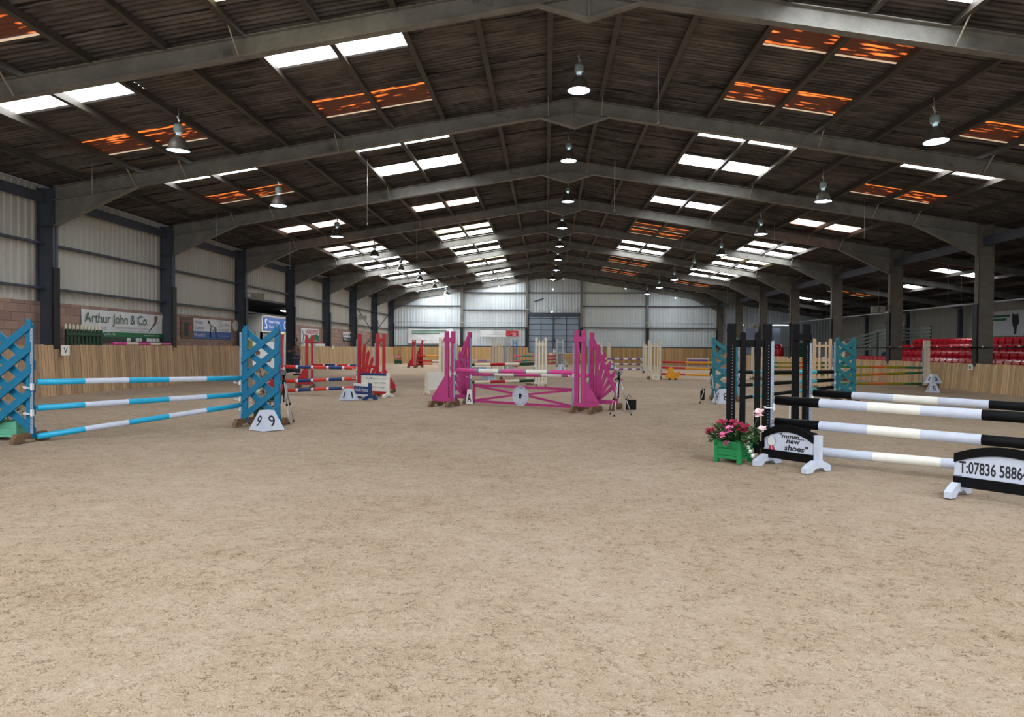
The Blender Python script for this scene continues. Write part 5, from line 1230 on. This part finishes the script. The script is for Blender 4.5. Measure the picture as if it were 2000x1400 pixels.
# letter markers
def letter(label, p, rz, ch, s=1, axis='left'):
    t = thing('letter_marker', label, 'letter marker', p, rz)
    mb = MB(); mb.box(-.10*s, .10*s, -.01, .01, -.12*s, .12*s); mb.build('plate', WHITE, t); lettering(ch, .10*s, .14*s, INK, t, lift_plane(0, 0, .012), bold=.01)
v = aty(117, 688, 18.75); letter('white letter V plate on the left kickboard below the nearest column', (XL+.16, 18.75, 1.26), R(70), 'V', 1.15)
letter('white letter plate at the foot of the fourth right column', (XR-.20, 37.2, .93), R(-60), 'R', .9)
letter('small blank white tag on the left kickboard by the sixth column', (XL+.12, 43.2, 1.36), R(70), 'S', .7)
letter('small pale tag on the right kickboard at the third right column', (XR-.20, 24.6, .86), R(-70), 'B', .8)
# clutter behind the left kickboard
for k, (y, lab) in enumerate(((39.2, 'pale stacked planks behind the left kickboard'), (41.6, 'red and white boxes behind the left kickboard'))):
    t = thing('stacked_planks' if k == 0 else 'stacked_boxes', lab, 'stack', (XL-.25, y, 0), R(90))
    mb = MB(); mb.box(-.9, .9, -.1, .1, 0, 1.5+.06*k); mb.build('stack_body', CREAM if k == 0 else WHITE, t); mb = MB(); mb.box(-.5, .5, -.1, .1, 1.5+.06*k, 1.58+.06*k); mb.build('top_item', PAPER if k == 0 else INKR, t)
# gable banners
def gable_sheet(name, label, x0, x1, z0, z1, curl=1):
    t = thing(name, label, 'banner', ((x0+x1)/2, YE-.42, (z0+z1)/2), 0); w_, h_ = x1-x0, z1-z0; mb = MB(); nx = 20
    V = [[mb.bm.verts.new((-w_/2+w_*i/nx, .03*sin(i*.8+j*.9)*curl, -h_/2+h_*j/4-curl*.05*sin(pi*i/nx)*(1 if j == 4 else .6))) for i in range(nx+1)] for j in range(5)]
    for j in range(4):
        for i in range(nx): mb._f([V[j][i], V[j][i+1], V[j+1][i+1], V[j+1][i]], True)
    mb.build('sheet', PAPER, t); return t, w_, h_
t, w_, h_ = gable_sheet('wall_banner', 'white banner with green stripes on the left of the gable wall', -11.8, -8.0, 1.72, 2.98)
for z, x1 in ((.48, 1.4), (.36, 1.2), (.24, .8)): patch(t, -1.6, x1, z-.04, z+.02, VGREEN, .04)
lettering('pony riding classes', 1.2, .08, INKGR, t, lift_plane(-1.0, .12, .045)); mb = MB(); mb.tube([(-.9, -.045, -.3), (-.6, -.045, -.42), (-.3, -.045, -.3)], .02, 5); mb.build('red_scribble_print', INKR, t)
t, w_, h_ = gable_sheet('wall_banner', 'narrow white banner with a dark red right end on the gable wall', -5.6, -2.35, 2.32, 2.87, .4)
patch(t, .55, 1.6, -.25, .25, VRED, .045); lettering('BRIDGEND AREA', 1.0, .09, INKGR, t, lift_plane(0, .1, .05)); lettering('INDOOR SHOWJUMPING', 1.3, .11, INKGR, t, lift_plane(-.1, -.08, .05)); lettering('28', .3, .25, PAPER, t, lift_plane(1.25, -.05, .05)); mb = MB(); mb.beam((.6, -.05, -.15), (1.3, -.05, .15), .01, .04, (0, 1, 0)); mb.build('white_slash', PAPER, t)
# kiosk beyond the opening
t = thing('kiosk', 'white cabin with a blue sign seen through the left opening', 'cabin', (-16.0, 39.7, 0), 0)
KW = mat('cabin_white', (206, 206, 198), .6, .05, 3)
mb = MB()
mb.box(-3, 0, 0, 5, 2.2, 3.12); mb.box(-3, 0, 0, 5, 0, 1.05); mb.box(-.12, 0, 0, .12, 1.05, 2.2); mb.box(-.12, 0, 1.9, 2.1, 1.05, 2.2); mb.box(-.12, 0, 3.6, 5, 1.05, 2.2); mb.box(-.35, 0, 0, .1, 1.05, 2.2); mb.box(-3, -1.3, 0, .1, 1.05, 2.2); mb.box(-3, -2.9, 0, 5, 1.05, 2.2)
mb.box(-3.05, .06, -.06, 5.05, 3.12, 3.2); mb.build('cabin_shell', KW, t)
mb = MB(); mb.box(.0, .03, .12, 3.9, 2.30, 3.06); sg_ = mb.build('blue_sign', VBLUE, t)
def KM(y, z): return Matrix.Translation((.035, y, z)) @ Matrix.Rotation(pi/2, 4, 'Z') @ Matrix.Rotation(pi/2, 4, 'X')
lettering('Bridgend College', 1.6, .2, PAPER, sg_, KM(1.75, 2.80), bold=.012); lettering('Equestrian Centre', 1.65, .17, PAPER, sg_, KM(1.78, 2.52)); lettering('C', .35, .5, PAPER, sg_, KM(3.45, 2.68)); lettering('S', .35, .6, PAPER, sg_, KM(.5, 2.68))
mb = MB(); mb.box(-.09, -.07, .12, 1.9, 1.05, 2.2); mb.box(-.09, -.07, 2.1, 3.6, 1.05, 2.2); gl = mat('cabin_window_glass', (120, 130, 124), .1, .1, 2); mb.build('window_glass', gl, t)
mb = MB(); mb.box(-1.3, -.35, .03, .05, 1.05, 2.2); mb.build('window_glass', PEACH, t)
mb = MB(); mb.box(-.06, .01, 3.0, 3.35, 1.1, 2.2); mb.build('yellow_poster', PEACH, t)
t = thing('potted_plant', 'small green plant on the cabin window ledge', 'plant', (-16.8, 39.55, 1.75), 0)
mb = MB(); mb.lathe([(0, 0), (.1, 0), (.12, .15), (0, .15)], 12); mb.build('pot', WHITE, t)
mb = MB()
for i in range(16): a = i*.8; mb.quad((0, 0, .12), (.1*cos(a)-.03*sin(a), .1*sin(a)+.03*cos(a), .3), (.16*cos(a), .16*sin(a), .42), (.1*cos(a)+.03*sin(a), .1*sin(a)-.03*cos(a), .3))
mb.build('leaves', mat('bright_leaf', (110, 150, 40), .6, .2, 8), t, rec=False)
mb = MB(); mb.box(-.2, .2, -.12, .12, -.04, 0); mb.build('ledge', KW, t)
t = thing('person', 'dark-haired person behind the cabin window', 'person', (-16.5, 40.7, .35), R(60))
skin_fig('dark_top', [((0, 0, .8), (.16, .13)), ((0, 0, 1.25), (.17, .12)), ((0, 0, 1.4), .07), ((-.2, 0, 1.3), .06), ((-.24, -.05, 1.0), .05), ((.2, 0, 1.3), .06), ((.24, -.05, 1.0), .05)], [(0, 1), (1, 2), (1, 3), (3, 4), (1, 5), (5, 6)], BLKC, t)
skin_fig('trousers', [((0, 0, .85), (.14, .12)), ((-.1, 0, .5), .07), ((-.1, 0, -.3), .06), ((.1, 0, .5), .07), ((.1, 0, -.3), .06)], [(0, 1), (1, 2), (0, 3), (3, 4)], BLKC, t)
head(t, (0, 0, 1.56), INK, None, (0, -1))
for i, (x, y) in enumerate(((-15.2, 46.5), (-18.5, 50), (-21, 46), (-23, 52), (-20, 38.8))):
    t = thing('strip_light', '%s lit strip light in the barn beyond the opening' % ORD[i], 'strip light', (x, y, 3.87), 0, 'strip lights beyond the opening')
    mb = MB(); mb.box(-.04, .04, -.8, .8, .03, .1); mb.build('housing', LGREY, t); mb = MB(); mb.tube([(0, -.75, 0), (0, .75, 0)], .045, 8); mb.build('tube', emit('barn_tube_glow', (.95, .97, 1), 8, True), t)
# bracing rods in the last left bay and at the right
for k, (a, b, lab) in enumerate((((XL-.2, F1+D*6+.3, 4.3), (XL-.2, YE-.3, .3), 'thin diagonal tie rod rising to the left in the last left bay'), ((XL-.32, F1+D*6+.3, .3), (XL-.32, YE-.3, 4.3), 'thin diagonal tie rod rising to the right in the last left bay'), ((XR+.3, F1+D*7+.3, .4), (XR+.3, YE-.3, 4.3), 'thin diagonal tie rod in the last right bay'), ((XE-.1, 47, .0), (XE-.1, 53, 3.4), 'dark diagonal tie rod on the far right wall'))):
    mb = MB(); mb.tube([a, b], .03, 6); tag(mb.build('tie_rod', STEELD), lab, 'tie rod')
# daylight holes in the gable sheets, drawn as small glowing discs
for k, (x, y) in enumerate(((1100, 544), (1080, 565), (1222, 563), (1078, 609), (974, 559), (1319, 582))):
    p_ = aty(x, y, YE-.06); mb = MB(); mb.tube([(p_.x, YE-.062, p_.z), (p_.x, YE-.058, p_.z)], .06, 10)
    tag(mb.build('daylight_hole', emit('daylight_hole_glow', (.9, .95, 1), 3, True)), ['small bright light at the top of the gable, right of the ridge', 'tiny light on the gable above the door, upper', 'small bright light high on the right part of the gable', 'tiny light just above the gable door track', 'tiny light high on the left part of the gable', 'small light on the outer right part of the gable'][k], 'small light')
mb = MB(); p_ = aty(1053, 586, YE-.08); mb.beam((p_.x-.4, YE-.08, p_.z-.12), (p_.x+.4, YE-.08, p_.z+.15), .03, .1); tag(mb.build('loose_plate', STEELD), 'slanting dark strip stuck on the gable above the door', 'strip')
